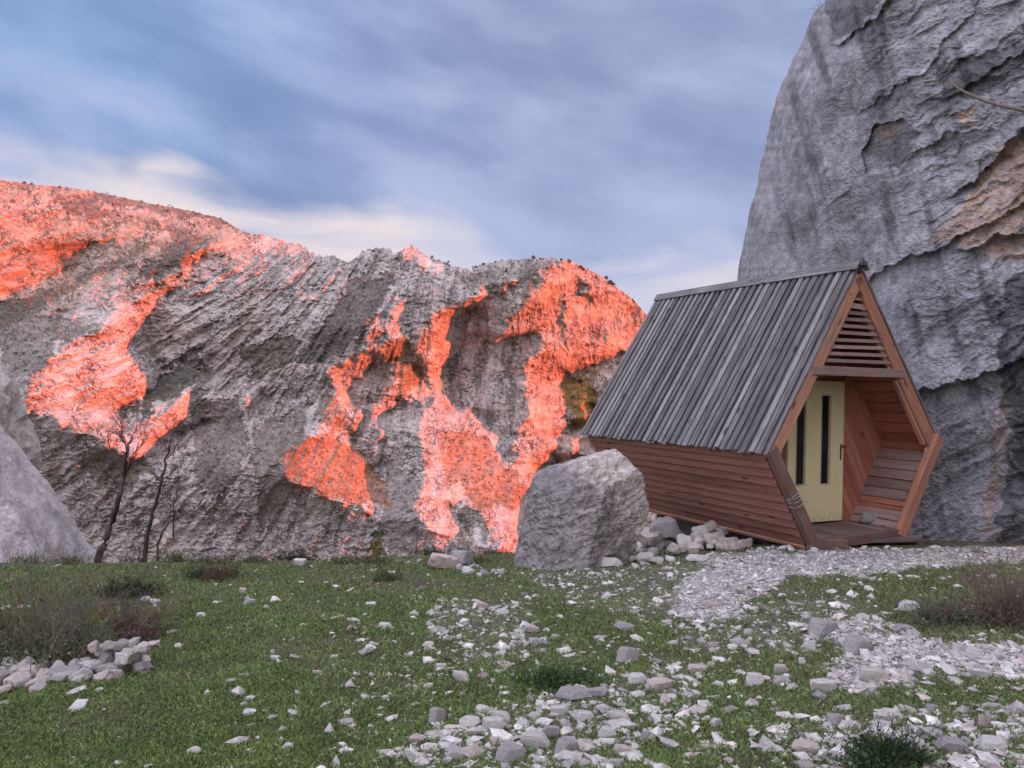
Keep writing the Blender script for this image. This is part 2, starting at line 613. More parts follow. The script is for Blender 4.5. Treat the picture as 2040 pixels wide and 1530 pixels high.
# ------------------------------------------------------------------ the mountain across the gorge
SKYLINE = [(-400, 330), (-150, 342), (0, 358), (60, 366), (150, 375), (230, 390), (300, 405), (370, 418), (440, 435), (480, 458), (500, 467), (520, 466), (560, 477), (600, 489), (620, 504), (640, 512), (660, 508),
           (690, 521), (705, 515), (730, 498), (758, 492), (772, 493), (786, 505), (803, 495), (821, 485), (836, 498), (852, 511), (880, 518), (905, 528), (935, 537), (960, 524), (1000, 518), (1060, 515), (1100, 513),
           (1140, 521), (1180, 540), (1210, 558), (1240, 580), (1268, 603), (1292, 632), (1330, 675), (1400, 740), (1500, 820), (1620, 900)]
LIT = [
    [(-420, 300), (0, 300), (500, 440), (500, 467), (460, 466), (422, 479), (405, 491), (316, 489), (292, 488), (220, 481), (182, 479), (158, 508), (125, 515), (142, 544), (96, 553), (58, 577), (0, 596), (-200, 660), (-420, 700)],
    [(353, 529), (364, 505), (412, 496), (456, 467), (470, 440), (501, 445), (560, 460), (622, 488), (633, 512), (563, 508), (515, 505), (504, 517), (456, 508), (412, 508), (384, 518), (381, 542), (370, 536)],
    [(333, 573), (331, 594), (299, 618), (292, 669), (299, 707), (319, 748), (316, 769), (292, 793), (247, 807), (254, 838), (258, 862), (270, 850), (300, 823), (316, 812), (358, 796), (385, 768), (399, 738), (406, 713), (411, 704), (419, 716), (402, 763), (387, 818), (399, 848),
     (357, 869), (324, 893), (292, 920), (263, 920), (231, 902), (211, 881), (182, 857), (138, 857), (117, 853), (112, 825), (82, 827), (57, 827), (58, 786), (65, 741), (117, 704), (130, 680), (172, 673), (211, 659), (213, 635), (257, 601), (275, 604), (295, 587)],
    [(505, 775), (521, 778), (516, 800), (507, 830), (498, 844), (487, 838), (487, 825), (496, 800)],
    [(744, 618), (768, 632), (764, 663), (749, 693), (747, 719), (734, 740), (703, 762), (693, 770), (703, 805), (729, 827), (721, 852), (690, 864), (712, 891), (738, 926), (747, 956), (742, 990), (755, 1016), (751, 1033), (721, 1008), (678, 1003), (643, 986), (630, 973), (600, 967), (575, 950),
     (562, 920), (590, 885), (632, 861), (656, 840), (665, 822), (652, 818), (669, 779), (660, 740), (682, 723), (703, 719), (708, 701), (738, 684), (740, 650)],
    [(803, 594), (807, 632), (809, 667), (807, 719), (842, 753), (859, 788), (838, 800), (811, 796), (800, 780), (794, 800), (773, 827), (764, 848), (766, 874), (757, 932), (747, 930), (755, 883), (747, 840), (738, 814), (751, 814), (768, 796), (781, 762), (785, 714), (764, 712), (760, 690), (781, 654), (785, 624), (794, 602)],
    [(854, 632), (876, 620), (902, 607), (919, 609), (980, 569), (976, 589), (936, 613), (919, 635), (911, 689), (898, 719), (893, 745), (880, 770), (919, 818), (945, 818), (971, 848), (997, 891), (1001, 917), (1027, 934), (1057, 973), (1048, 1034), (1036, 1100), (992, 1100), (984, 1055), (954, 1029), (932, 1003), (902, 1008), (928, 1072),
     (885, 1064), (854, 1051), (833, 1025), (833, 990), (850, 956), (854, 917), (842, 874), (842, 831), (859, 796), (854, 740), (842, 702), (833, 676), (837, 641), (850, 665)],
    [(986, 558), (996, 561), (993, 581), (984, 583)], [(1024, 552), (1032, 558), (1017, 579), (1010, 577)],
    [(1053, 568), (1079, 572), (1087, 538), (1118, 525), (1130, 480), (1320, 560), (1420, 680), (1264, 702), (1212, 714), (1174, 732), (1135, 749), (1122, 771), (1130, 805), (1135, 848), (1118, 874), (1096, 926), (1087, 960), (1057, 999), (1031, 969), (1027, 926), (1031, 887), (1049, 848), (1053, 796), (1048, 730), (1052, 700), (1062, 720), (1079, 719),
     (1087, 684), (1074, 667), (1031, 671), (992, 676), (1001, 654), (1014, 650), (1023, 624), (1049, 598)],
    [(803, 516), (807, 495), (812, 470), (830, 470), (837, 499), (859, 512), (904, 527), (898, 532), (842, 529), (816, 521)],
    [(760, 480), (774, 480), (774, 503), (764, 500)],
    [(1140, 880), (1178, 868), (1185, 905), (1139, 908)], [(1160, 770), (1172, 800), (1180, 840), (1166, 835)],
]
SHADE = [[(1156, 556), (1172, 560), (1181, 590), (1170, 600), (1158, 585)], [(820, 640), (836, 650), (842, 740), (830, 745)], [(1120, 600), (1128, 610), (1126, 690), (1119, 680)],
         [(712, 765), (724, 770), (735, 800), (722, 815)]]
VEG = [  # outline, colour, strength
    ([(690, 565), (790, 545), (775, 590), (745, 640), (700, 690), (640, 722), (590, 730), (640, 650)], (0.085, 0.075, 0.065), .85),
    ([(320, 745), (400, 690), (405, 715), (385, 765), (350, 790), (300, 815), (240, 835), (290, 790)], (0.060, 0.060, 0.045), .9),
    ([(330, 482), (420, 480), (350, 530), (300, 560), (250, 580), (300, 530)], (0.085, 0.075, 0.065), .8),
    ([(560, 900), (640, 870), (700, 880), (770, 960), (780, 1010), (700, 1000), (600, 975)], (0.24, 0.10, 0.045), .75),
    ([(1125, 755), (1165, 745), (1185, 790), (1180, 860), (1140, 850)], (0.19, 0.13, 0.035), .9),
    ([(880, 850), (960, 870), (1040, 960), (1040, 1010), (960, 1010), (890, 960)], (0.22, 0.115, 0.065), .7),
    ([(760, 690), (810, 670), (850, 750), (800, 790)], (0.17, 0.12, 0.05), .7),
    ([(0, 600), (120, 575), (60, 640), (0, 660), (-100, 690)], (0.085, 0.08, 0.065), .8),
    ([(170, 880), (300, 930), (260, 980), (160, 940)], (0.12, 0.11, 0.07), .7),
    ([(380, 800), (470, 790), (500, 900), (440, 1000), (390, 960)], (0.10, 0.085, 0.07), .75),
    ([(480, 690), (600, 670), (590, 720), (500, 760)], (0.09, 0.085, 0.06), .85),
    ([(55, 480), (190, 470), (140, 545), (60, 540)], (0.21, 0.125, 0.09), .7),
    ([(100, 385), (180, 395), (240, 440), (140, 430)], (0.14, 0.09, 0.075), .8),
    ([(290, 440), (420, 470), (460, 468), (350, 485)], (0.15, 0.095, 0.075), .8),
    ([(150, 372), (420, 425), (480, 455), (380, 435), (200, 400)], (0.13, 0.095, 0.08), .75),
    ([(500, 850), (620, 800), (600, 980), (520, 1060)], (0.12, 0.095, 0.075), .7),
    ([(640, 770), (720, 850), (700, 870), (640, 850)], (0.16, 0.10, 0.06), .55),
    ([(0, 650), (120, 620), (100, 720), (0, 760)], (0.10, 0.09, 0.07), .6),
    ([(770, 920), (835, 960), (828, 1110), (770, 1110), (775, 1000)], (0.20, 0.18, 0.165), .8),
    ([(735, 1050), (765, 1060), (765, 1110), (735, 1110)], (0.10, 0.11, 0.035), .9),
    ([(920, 545), (1060, 520), (1080, 560), (1000, 590), (930, 580)], (0.13, 0.11, 0.09), .5),
]


def skyline(x):
    s = np.interp(x, [p[0] for p in SKYLINE], [p[1] for p in SKYLINE])
    return s + (1.6 + 3.2 * sstep(500, 640, x) * (1 - sstep(960, 1060, x))) * (np.abs(perlin(x / 14.0, x * 0, seed=31)) * -2 + .5) + 1.6 * perlin(x / 4.5, x * 0, seed=32)


def strata(x, y):
    """coordinates across and along the tilted beds: beds lean far over at the left and stand upright at the right"""
    X = np.array(x, float)
    kx = [-1500, -500, 0, 400, 800, 1200, 1700]
    kv = [2.0, 1.9, 1.15, 0.62, 0.13, 0.0, -0.05]
    for _ in range(12):
        k = np.interp(X, kx, kv)
        X = 0.5 * X + 0.5 * (x - (1115 - y) * k)
    k = np.interp(X, kx, kv)
    return X / np.sqrt(1 + k * k) * 1.0 + 0 * k, (1115 - y) * np.sqrt(1 + k * k)


def macro(x, y):
    """ribs and gullies along the tilted beds, as relative depth"""
    u, v = strata(x, y)
    uw = u + 9 * perlin(x / 55, y / 55, seed=141) + 4 * perlin(x / 20, y / 20, seed=142)
    sc = 1 - 0.35 * sstep(600, 1000, x)
    r_ = 0.0085 * sc * fbm(uw / 62, v / 260, seed=143, octs=2, ridged=True)
    r_ += 0.0060 * fbm(x / 95, y / 60, seed=144, octs=3, ridged=True)
    return -r_


def build_mountain():
    st = 4.0
    gx = np.arange(-420, 1640, st)
    gy = np.arange(300, 1240, st)
    PX, PY = np.meshgrid(gx, gy)
    wx = PX + 9 * perlin(PX / 42, PY / 42, seed=21) + 11 * perlin(PX / 19, PY / 19, seed=22)
    wy = PY + 9 * perlin(PX / 42, PY / 42, seed=23) + 11 * perlin(PX / 19, PY / 19, seed=24)
    lit = np.zeros(PX.shape, bool)
    for p in LIT:
        lit |= inside(p, wx, wy)
    for p in SHADE:
        lit &= ~inside(p, wx, wy)
    far_right = PX > 1330
    # a relief whose right-hand flanks meet the low sun and whose left-hand flanks turn away from it:
    # anisotropic least squares on the wanted slopes, corrected by casting the sun's rays over the result
    def dct_mat(n):
        k = np.arange(n)[:, None]
        i = np.arange(n)[None, :]
        c = np.cos(np.pi * k * (2 * i + 1) / (2 * n)) * np.sqrt(2.0 / n)
        c[0] *= np.sqrt(0.5)
        return c
    nr, nc = PX.shape
    Cr, Cc = dct_mat(nr), dct_mat(nc)
    lr = 2 - 2 * np.cos(np.pi * np.arange(nr) / nr)
    lc = 2 - 2 * np.cos(np.pi * np.arange(nc) / nc)
    den = 0.06 * lr[:, None] + lc[None, :]
    den[0, 0] = 1
    # beds hold together up and down the slope, except across the edge between a lit and a shaded face
    edge = lit[1:] != lit[:-1]
    e2 = edge.copy()
    e2[1:] |= edge[:-1]
    e2[:-1] |= edge[1:]
    WY = np.where(e2, 0.004, 0.09)
    WY = np.where((PX < 540) & (PY < 640), 0.28, PX * 0)[1:] + np.where((PX < 540) & (PY < 640), 0, 1)[1:] * WY

    def lap(q):
        r_ = np.zeros_like(q)
        gxq = q[:, 1:] - q[:, :-1]
        gyq = (q[1:] - q[:-1]) * WY
        r_[:, 1:] += gxq
        r_[:, :-1] -= gxq
        r_[1:] += gyq
        r_[:-1] -= gyq
        return r_

    def pre(r_):
        D = Cr @ r_ @ Cc.T / den
        D[0, 0] = 0
        return Cr.T @ D @ Cc

    def solve(G, V, q0, n_it):
        dx, dy = G / F * st, -V / F * st
        ex = 0.5 * (dx[:, 1:] + dx[:, :-1])
        ey = 0.5 * (dy[1:] + dy[:-1]) * WY
        rhs = np.zeros_like(dx)
        rhs[:, 1:] += ex
        rhs[:, :-1] -= ex
        rhs[1:] += ey
        rhs[:-1] -= ey
        q = q0.copy()
        r_ = rhs - lap(q)
        z_ = pre(r_)
        p_ = z_.copy()
        rz = (r_ * z_).sum()
        for _ in range(n_it):
            Ap = lap(p_)
            al = rz / max((p_ * Ap).sum(), 1e-30)
            q += al * p_
            r_ -= al * Ap
            z_ = pre(r_)
            rz2 = (r_ * z_).sum()
            p_ = z_ + (rz2 / rz) * p_
            rz = rz2
        return q - q[-40, 250]
    SL = np.array(SDIR)
    sky0 = np.interp(gx, [p[0] for p in SKYLINE], [p[1] for p in SKYLINE])

    def lightmap(q):
        Y = np.exp(q)
        P = np.stack([(PX - CX) / F * Y, Y, (CY - PY) / F * Y], -1)
        tx, ty = np.gradient(P, axis=1), np.gradient(P, axis=0)
        n = np.cross(tx, ty)
        n /= np.linalg.norm(n, axis=-1)[..., None]
        n *= np.sign(-(n * P).sum(-1))[..., None]
        nl = n @ SL
        ok = nl > 0.03
        idx = np.argwhere(ok)
        Pi = P[ok]
        vis = np.ones(len(Pi), bool)
        for s in np.concatenate([np.arange(.008, .15, .008), np.arange(.15, .8, .02)]):
            R = Pi + SL * s
            x, y = CX + F * R[:, 0] / R[:, 1], CY - F * R[:, 2] / R[:, 1]
            i = np.clip(np.rint((y - gy[0]) / st), 0, nr - 1).astype(int)
            j = np.clip(np.rint((x - gx[0]) / st), 0, nc - 1).astype(int)
            vis &= ~((R[:, 1] > .05) & (x < 1600) & (Y[i, j] < R[:, 1] - .002) & (y > sky0[j]))
        on = np.zeros(ok.shape, bool)
        on[tuple(idx[vis].T)] = True
        return on, nl
    dom = (PY > sky0[None]) & (PX > -8) & (PX < 1300) & (PY < 1110)
    G = np.where(lit, 1.15, -0.44)
    hill = lit & (PX < 520) & (PY < 600) & inside(LIT[0], wx, wy)
    G = np.where(hill, 0.65, G)
    crest = inside(LIT[1], wx, wy)
    G = np.where(crest, 1.5, G)
    G = np.where(~lit & (PX < 700) & (PY < 640), -0.55, G)
    G = np.where(PX < -10, -0.12, G)
    G = np.where(far_right, 0.6, G)
    V = np.where(lit, 0.5, 0.85)
    V = np.where(lit & (PX < 520) & (PY < 600), 0.85, V)
    q = np.zeros(PX.shape)
    mac = macro(PX, PY)
    for it in range(22):
        q = solve(G, V, q, 30 if it == 0 else 10)
        on, nl = lightmap(q + mac)
        d = np.zeros(G.shape)
        d[dom & lit & ~on] += 0.15
        d[dom & ~lit & on] -= 0.11
        d[dom & lit & on & (nl < np.where(crest, .5, np.where(hill, .32, .38)))] += 0.05
        d[dom & ~lit & ~on & (nl < -.25)] += 0.012
        for _ in range(2):
            d = (d + np.roll(d, 1, 0) + np.roll(d, -1, 0) + np.roll(d, 1, 1) + np.roll(d, -1, 1)) / 5
        G = np.clip(G + d, -1.1, 3.0)
    print('lit overlap', (dom & lit & on).sum() / (dom & (lit | on)).sum())
    litf = lit.astype(float)

    # final grid
    xs = np.arange(-300, 1600, 1.55)
    nrow = 470
    t = np.linspace(0, 1, nrow)[:, None]
    sk = skyline(xs)[None, :]
    X = np.repeat(xs[None, :], nrow, 0)
    Yp = sk + (1195 - sk) * t

    def samp(A, x, y):
        fx = np.clip((x - gx[0]) / st, 0, nc - 1.001)
        fy = np.clip((y - gy[0]) / st, 0, nr - 1.001)
        i, j = fy.astype(int), fx.astype(int)
        a, b = fy - i, fx - j
        return A[i, j] * (1 - a) * (1 - b) + A[i + 1, j] * a * (1 - b) + A[i, j + 1] * (1 - a) * b + A[i + 1, j + 1] * a * b
    Q = samp(q, X, Yp)
    L = samp(litf, X, Yp)
    u, v = strata(X, Yp)
    uw = u + 7 * perlin(X / 40, Yp / 40, seed=41) + 3 * perlin(X / 13, Yp / 13, seed=42)
    amp = 0.0010 * (1.0 - 0.35 * L)
    sc = 1 - 0.45 * sstep(600, 1000, X)
    rel = 3.6 * sc * fbm(uw / 44, v / 150, seed=43, octs=3, ridged=True)
    rel += 1.5 * sc * fbm(uw / 16.0, v / 50, seed=44, octs=3, ridged=True)
    bxx, byy = X + 8 * perlin(X / 24, Yp / 24, seed=145), Yp + 8 * perlin(X / 24, Yp / 24, seed=146)
    wl = 1 - sstep(830, 1060, X + 60 * perlin(X / 90, Yp / 90, seed=149))
    quiet = 1 - .55 * (1 - sstep(380, 540, X)) * (1 - sstep(560, 640, Yp + .35 * (X - 100)))
    rel += 4.6 * quiet * wl * fbm(bxx / 42 + byy / 60, byy / 11, seed=150, octs=3, gain=.55, ridged=True)
    rel += 2.6 * (1 - wl) * fbm(bxx / 11, byy / 48, seed=151, octs=3, gain=.5, ridged=True)
    rel += 2.4 * quiet * fbm(bxx / 30, byy / 17, seed=45, octs=4, gain=0.42, ridged=True)
    rel += 0.22 * fbm(X / 6.0, Yp / 3.6, seed=46, octs=2, ridged=True)
    vg = np.zeros(X.shape)
    base = np.array([0.395, 0.35, 0.318])
    n1 = fbm(uw / 22, v / 70, seed=51, octs=4)[..., None]
    n2 = fbm(X / 9, Yp / 6, seed=52, octs=3)[..., None]
    n3 = fbm(X / 55, Yp / 40, seed=66, octs=3)[..., None]
    c = base * (1 + 0.30 * n1 + 0.16 * n2 + 0.30 * n3)
    redd = (1 - sstep(430, 560, X)) * (1 - sstep(540, 640, Yp + .3 * X - 60)) + .55 * sstep(1000, 1090, X)  # reddish hill and buttress, tinted warmer to paint sunset glow into the colour
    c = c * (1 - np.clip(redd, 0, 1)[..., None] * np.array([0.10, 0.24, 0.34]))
    # joints between the beds and blocks: crack shade painted in as dark lines
    jx, jy = X + 8 * perlin(X / 15, Yp / 15, seed=47) + 3 * perlin(X / 5, Yp / 5, seed=147), Yp + 8 * perlin(X / 15, Yp / 15, seed=48) + 3 * perlin(X / 5, Yp / 5, seed=148)
    ju, jv = strata(jx, jy)
    j1 = 1 - np.abs(perlin(ju / 9.0, jv / 24, seed=61)) * 2.6
    j2 = 1 - np.abs(perlin(jx / 12, jy / 7.5, seed=62)) * 2.8
    j3 = 1 - np.abs(perlin(jx / 4.5, jy / 3.4, seed=63)) * 2.4
    joint_shade = np.clip(np.maximum(sstep(.45, .95, j1), .85 * sstep(.5, .95, j2)) + .2 * sstep(.5, .95, j3), 0, 1)
    joint_shade = joint_shade * sstep(-.5, .2, fbm(X / 50, Yp / 50, seed=64, octs=3))
    c = c * (1 - .80 * joint_shade[..., None])
    warm = sstep(0.1, 0.5, fbm(X / 90, Yp / 90, seed=53, octs=3))[..., None]
    c = c * (1 - warm * np.array([0.0, 0.06, 0.12]))
    # dry scrub: patches of the photograph, and finer patches of it everywhere, their colour thinned so sunlit faces stay paler
    wX = X + 14 * perlin(X / 30, Yp / 30, seed=54) + 8 * perlin(X / 9, Yp / 9, seed=55)
    wY = Yp + 14 * perlin(X / 30, Yp / 30, seed=56) + 8 * perlin(X / 9, Yp / 9, seed=57)
    scrub = sstep(0.05, 0.30, fbm(uw / 24, v / 150, seed=58, octs=4)) * 0.72 * (1 - 0.6 * L)
    scrub = scrub * sstep(-.45, .0, fbm(X / 8, Yp / 6, seed=65, octs=3))
    c = c * (1 - scrub[..., None]) + np.array([0.12, 0.105, 0.08]) * scrub[..., None]
    vg = np.maximum(vg, scrub * 0.8)
    for poly, vc, s in VEG:
        m = inside(poly, wX, wY) * s
        brk = sstep(-0.55, -0.05, fbm(X / 6, Yp / 5, seed=59, octs=3))
        m = m * (0.45 + 0.55 * brk)
        c = c * (1 - m[..., None]) + np.array(vc) * m[..., None]
        vg = np.maximum(vg, m)
    stain = sstep(0.25, 0.55, fbm(X / 7, Yp / 45, seed=60, octs=3)) * (X > 1040)
    c = c * (1 - 0.35 * stain[..., None] * np.array([0.2, 0.8, 1.0]))
    Q = Q + macro(X, Yp) - amp * rel * (1 - 0.55 * vg)
    # beyond the crest the mountain falls away behind
    nb = 14
    kb = np.arange(1, nb + 1)[::-1, None]
    Xb = np.repeat(X[:1], nb, 0)
    Yb = Yp[:1] + 1.0 * kb ** 1.5
    Qb = Q[:1] + 0.012 * kb
    cb = np.repeat(c[:1], nb, 0)
    # hidden foot, down to the gorge floor
    nf = 6
    kf = np.arange(1, nf + 1)[:, None]
    Xf = np.repeat(X[-1:], nf, 0)
    Yf = Yp[-1:] + 40.0 * kf
    Qf = Q[-1:] - 0.012 * kf
    cf = np.repeat(c[-1:], nf, 0)
    X, Yp, Q, c = (np.concatenate(t_) for t_ in ((Xb, X, Xf), (Yb, Yp, Yf), (Qb, Q, Qf), (cb, c, cf)))
    Y = 290.0 * np.exp(Q)
    P = np.stack([(X - CX) / F * Y, Y, CZ + (CY - Yp) / F * Y], -1)
    print('mountain depth', Y.min(), Y.max())
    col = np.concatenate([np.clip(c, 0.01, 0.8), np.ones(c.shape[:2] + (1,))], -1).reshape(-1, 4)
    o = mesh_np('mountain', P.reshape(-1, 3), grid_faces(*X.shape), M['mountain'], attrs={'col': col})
    tag(o, 'rugged limestone mountain across the gorge with red sunset light on its ribs', 'mountain', kind='structure')
    return P[nb:nb + nrow], vg, xs, Yp[nb:nb + nrow]


MP, MVEG, MXS, MYP = build_mountain()


def mountain_point(px, py):
    j = int(np.clip(np.searchsorted(MXS, px), 0, len(MXS) - 1))
    i = int(np.clip(np.searchsorted(MYP[:, j], py), 0, MYP.shape[0] - 1))
    return MP[i, j]


# ------------------------------------------------------------------ the near cliff
CLIFF_SIL = [(1700, -400), (1690, -200), (1665, -60), (1645, 0), (1622, 25), (1600, 75), (1575, 130), (1548, 190), (1533, 250), (1522, 300), (1507, 370), (1492, 430), (1477, 505), (1466, 560), (1455, 640), (1450, 760), (1448, 1200)]
LEDGES = [  # polyline on the photograph, height of the overhang in metres, how far it reaches up (px)
    ([(1690, 600), (1745, 545), (1800, 515), (1860, 498), (1905, 470), (1960, 448), (2040, 405), (2120, 370)], 0.17, 60),
    ([(1740, 800), (1821, 782), (1870, 768), (1950, 748), (2040, 712), (2120, 690)], 0.26, 90),
    ([(1700, 235), (1745, 200), (1800, 165), (1850, 138), (1880, 75), (1935, 30), (1960, -20)], 0.10, 40),
    ([(1640, 415), (1670, 395), (1714, 340)], 0.06, 30),
    ([(1640, 95), (1672, 88), (1700, 62), (1745, 35), (1768, 0), (1790, -40)], 0.22, 60),
    ([(1715, 347), (1750, 345), (1800, 338)], -0.12, -60),
    ([(1880, 400), (1930, 360), (1960, 345), (2000, 290), (2060, 240)], 0.2, 45),
    ([(1900, 510), (1980, 470), (2030, 462), (2100, 450)], 0.2, 40),
    ([(1860, 200), (1920, 175), (1990, 130), (2060, 90)], 0.12, 50),
    ([(1790, 320), (1850, 285), (1900, 262), (1960, 250)], 0.08, 30),
]


def build_cliff():
    wv = np.concatenate([np.linspace(-0.42, -0.24, 10), np.arange(-0.24, 0.56, 0.00125), np.geomspace(0.562, 2.6, 40)])   # tangent of elevation
    ak = []
    fine = np.radians(0.075)
    # silhouette as azimuth over elevation
    sx = np.array([p[0] for p in CLIFF_SIL], float)
    sy = np.array([p[1] for p in CLIFF_SIL], float)
    sa = np.arctan((sx - CX) / F)
    sw = (CY - sy) / F * np.cos(sa)
    o_ = np.argsort(sw)
    a_sil = np.interp(wv, sw[o_], sa[o_])
    a_sil = a_sil + np.radians(0.10) * perlin(wv * 35, wv * 0, seed=81) + np.radians(0.05) * perlin(wv * 110, wv * 0, seed=82)
    nfine = 290
    nco = 230
    a_end = np.radians(36.5)
    tt = np.linspace(0, 1, nfine) ** 1.0
    A = a_sil[:, None] + (a_end - a_sil[:, None]) * tt[None, :]
    # finer columns close to the silhouette
    A2 = np.linspace(a_end, np.radians(128), nco)[None, 1:].repeat(len(wv), 0)
    A = np.concatenate([A, A2], 1)
    W = np.repeat(wv[:, None], A.shape[1], 1)
    pa = np.radians([14, 17, 22, 28, 33, 40, 52, 70, 90, 114, 128])
    pr = np.array([17.6, 16.9, 15.0, 13.35, 12.7, 12.0, 11.2, 10.6, 10.6, 12.0, 13.5])
    R = np.interp(A, pa, pr)
    dA = A - a_sil[:, None]
    tr = np.clip(dA / np.radians(5.0), 0, 1)
    R = R + 3.2 * (1 - np.sqrt(np.clip(1 - (1 - tr) ** 2, 0, 1)))
    Ac = np.minimum(A, a_end)
    px = CX + F * (np.tan(Ac) + 1.45 * (A - Ac))
    py = CY - F * W / np.cos(Ac)
    # overall shape: leans back higher up, foot tucked in
    R = R * (1 + 0.10 * np.clip(W - 0.1, 0, 3) + 0.25 * np.clip(W - 0.6, 0, 3))
    R = R + 0.25 * sstep(0.02, -0.16, W) - 0.25 * sstep(-0.17, -0.23, W)
    X3, Y3, Z3 = R * np.sin(A), R * np.cos(A), R * W
    s = 0.35
    disp = 0.75 * fbm(X3 * s * 0.8, Y3 * s * 0.8, Z3 * s * 0.8, seed=90, octs=3)
    # tilted beds: coordinate across them in the picture, rising to the right
    ac = (px * 0.55 + py * 0.83)
    al = (px * 0.83 - py * 0.55)
    acw = ac + 16 * perlin(px / 70, py / 70, seed=91) + 6 * perlin(px / 22, py / 22, seed=92)
    rough = np.clip(0.18 + 0.9 * sstep(1600, 1950, px + 0.25 * (py - 300) * -1), 0, 1)
    lower = sstep(640, 760, py)
    rough = np.maximum(rough, 0.5 * lower)
    saw = fbm(acw / 46, al / 190, seed=93, octs=3, ridged=True)
    saw2 = fbm(acw / 15, al / 60, seed=94, octs=3, ridged=True)
    disp = disp + rough * (0.10 * saw + 0.03 * saw2)
    disp = disp + (0.35 + 0.65 * rough) * 0.024 * fbm(px / 26, py / 19, seed=95, octs=4, ridged=True)
    disp = disp + 0.013 * fbm(px / 4.5, py / 4.0, seed=96, octs=2)
    wpx = px + 7 * perlin(px / 25, py / 25, seed=97)
    wpy = py + 7 * perlin(px / 25, py / 25, seed=98) + 3 * perlin(px / 8, py / 8, seed=99)
    for line, a, reach in LEDGES:
        lx = np.array([p[0] for p in line], float)
        ly = np.array([p[1] for p in line], float)
        yl = np.interp(wpx, lx, ly)
        env = sstep(lx[0] - 6, lx[0] + 40, wpx) * (1 - sstep(lx[-1] - 40, lx[-1] + 6, wpx))
        if lx[-1] > 2040:
            env = sstep(lx[0] - 6, lx[0] + 40, wpx) * (px < 2400)
        d = (yl - wpy) * (1 if reach > 0 else -1)
        k = np.where(d > 0, np.exp(-np.clip(d, 0, 1e4) / abs(reach)), np.exp(-np.clip(-d, 0, 1e4) / 3.0) * (d > -14))
        disp = disp + abs(a) * env * k
    # recessed broken patch
    rec = inside([(1717, 300), (1740, 248), (1800, 235), (1832, 265), (1795, 338), (1722, 346)], wpx, wpy)
    disp = disp - 0.13 * rec
    R = R - disp * np.clip(tr * 3, 0.12, 1)
    # colours
    n1 = fbm(px / 60, py / 60, seed=101, octs=4)[..., None]
    n2 = fbm(px / 14, py / 14, seed=102, octs=3)[..., None]
    c = np.array([0.305, 0.292, 0.293]) * (1 + 0.38 * n1 + 0.30 * n2)
    streak = sstep(0.05, 0.5, fbm((px - 0.25 * py) / 40, py / 240, seed=103, octs=4))[..., None]
    c = c * (1 - 0.52 * streak)
    fis = 1 - np.abs(perlin(acw / 30, al / 90, seed=111)) * 5
    fis = sstep(.3, .95, fis) * sstep(-.1, .35, fbm(px / 60, py / 60, seed=112, octs=3)) * (.35 + .65 * rough)
    c = c * (1 - .6 * fis[..., None])
    pit = sstep(.42, .62, perlin(px / 7, py / 6, seed=113)) * sstep(0, .4, fbm(px / 40, py / 40, seed=114, octs=2))
    c = c * (1 - .35 * pit[..., None])
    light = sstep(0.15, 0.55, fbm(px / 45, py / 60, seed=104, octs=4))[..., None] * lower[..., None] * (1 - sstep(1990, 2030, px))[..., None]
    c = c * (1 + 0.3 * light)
    om = np.zeros(px.shape)
    for poly, sgth in (([(1850, 470), (1925, 400), (1965, 340), (1985, 290), (2100, 260), (2100, 470), (2040, 520), (1960, 505), (1900, 480), (1840, 480)], .75),
                       ([(1905, 230), (1940, 215), (1945, 250), (1915, 260)], .8),
                       ([(1735, 250), (1800, 250), (1790, 275), (1740, 280)], .55),
                       ([(1995, 780), (2015, 790), (1992, 960), (1975, 1075), (1950, 1070), (1975, 900)], .5)):
        om = np.maximum(om, inside(poly, wpx + 8 * perlin(px / 18, py / 12, seed=105), wpy + 8 * perlin(px / 18, py / 12, seed=106)) * sgth)
    om = om * sstep(-0.5, 0.15, fbm(px / 20, py / 9, seed=107, octs=4))
    oc = np.array([0.42, 0.26, 0.17]) * (1 + 0.4 * n2)
    tan = sstep(0.0, 0.4, fbm(px / 18, py / 10, seed=108, octs=3))[..., None]
    oc = oc * (1 - tan) + np.array([0.44, 0.34, 0.25]) * tan
    c = c * (1 - om[..., None]) + oc * om[..., None]
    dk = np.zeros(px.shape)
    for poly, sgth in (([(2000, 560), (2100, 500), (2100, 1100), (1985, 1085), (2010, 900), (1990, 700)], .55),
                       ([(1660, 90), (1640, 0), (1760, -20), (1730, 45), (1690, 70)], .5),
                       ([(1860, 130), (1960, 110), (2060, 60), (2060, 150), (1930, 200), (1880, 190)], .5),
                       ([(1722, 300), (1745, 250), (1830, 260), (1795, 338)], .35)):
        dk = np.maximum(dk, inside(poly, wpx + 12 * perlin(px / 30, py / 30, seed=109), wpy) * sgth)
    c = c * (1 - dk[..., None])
    # the far side of the rock, turning away behind the silhouette
    nb = 10
    kb = np.arange(nb, 0, -1)[None, :]
    Ab = a_sil[:, None] + 0.004 * kb
    Rb = R[:, :1] + 1.3 * kb
    Wb = np.repeat(wv[:, None], nb, 1)
    A, R, W = (np.concatenate(z_, 1) for z_ in ((Ab, A), (Rb, R), (Wb, W)))
    c = np.concatenate([np.repeat(c[:, :1], nb, 1), c], 1)
    P = np.stack([R * np.sin(A), R * np.cos(A), CZ + R * W], -1)
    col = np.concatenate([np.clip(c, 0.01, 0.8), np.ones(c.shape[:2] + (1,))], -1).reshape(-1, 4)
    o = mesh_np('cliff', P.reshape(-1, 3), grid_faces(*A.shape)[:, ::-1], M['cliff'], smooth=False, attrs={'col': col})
    tag(o, 'tall grey overhanging rock face behind the wooden hut, stained orange in places', 'cliff', kind='structure')


build_cliff()

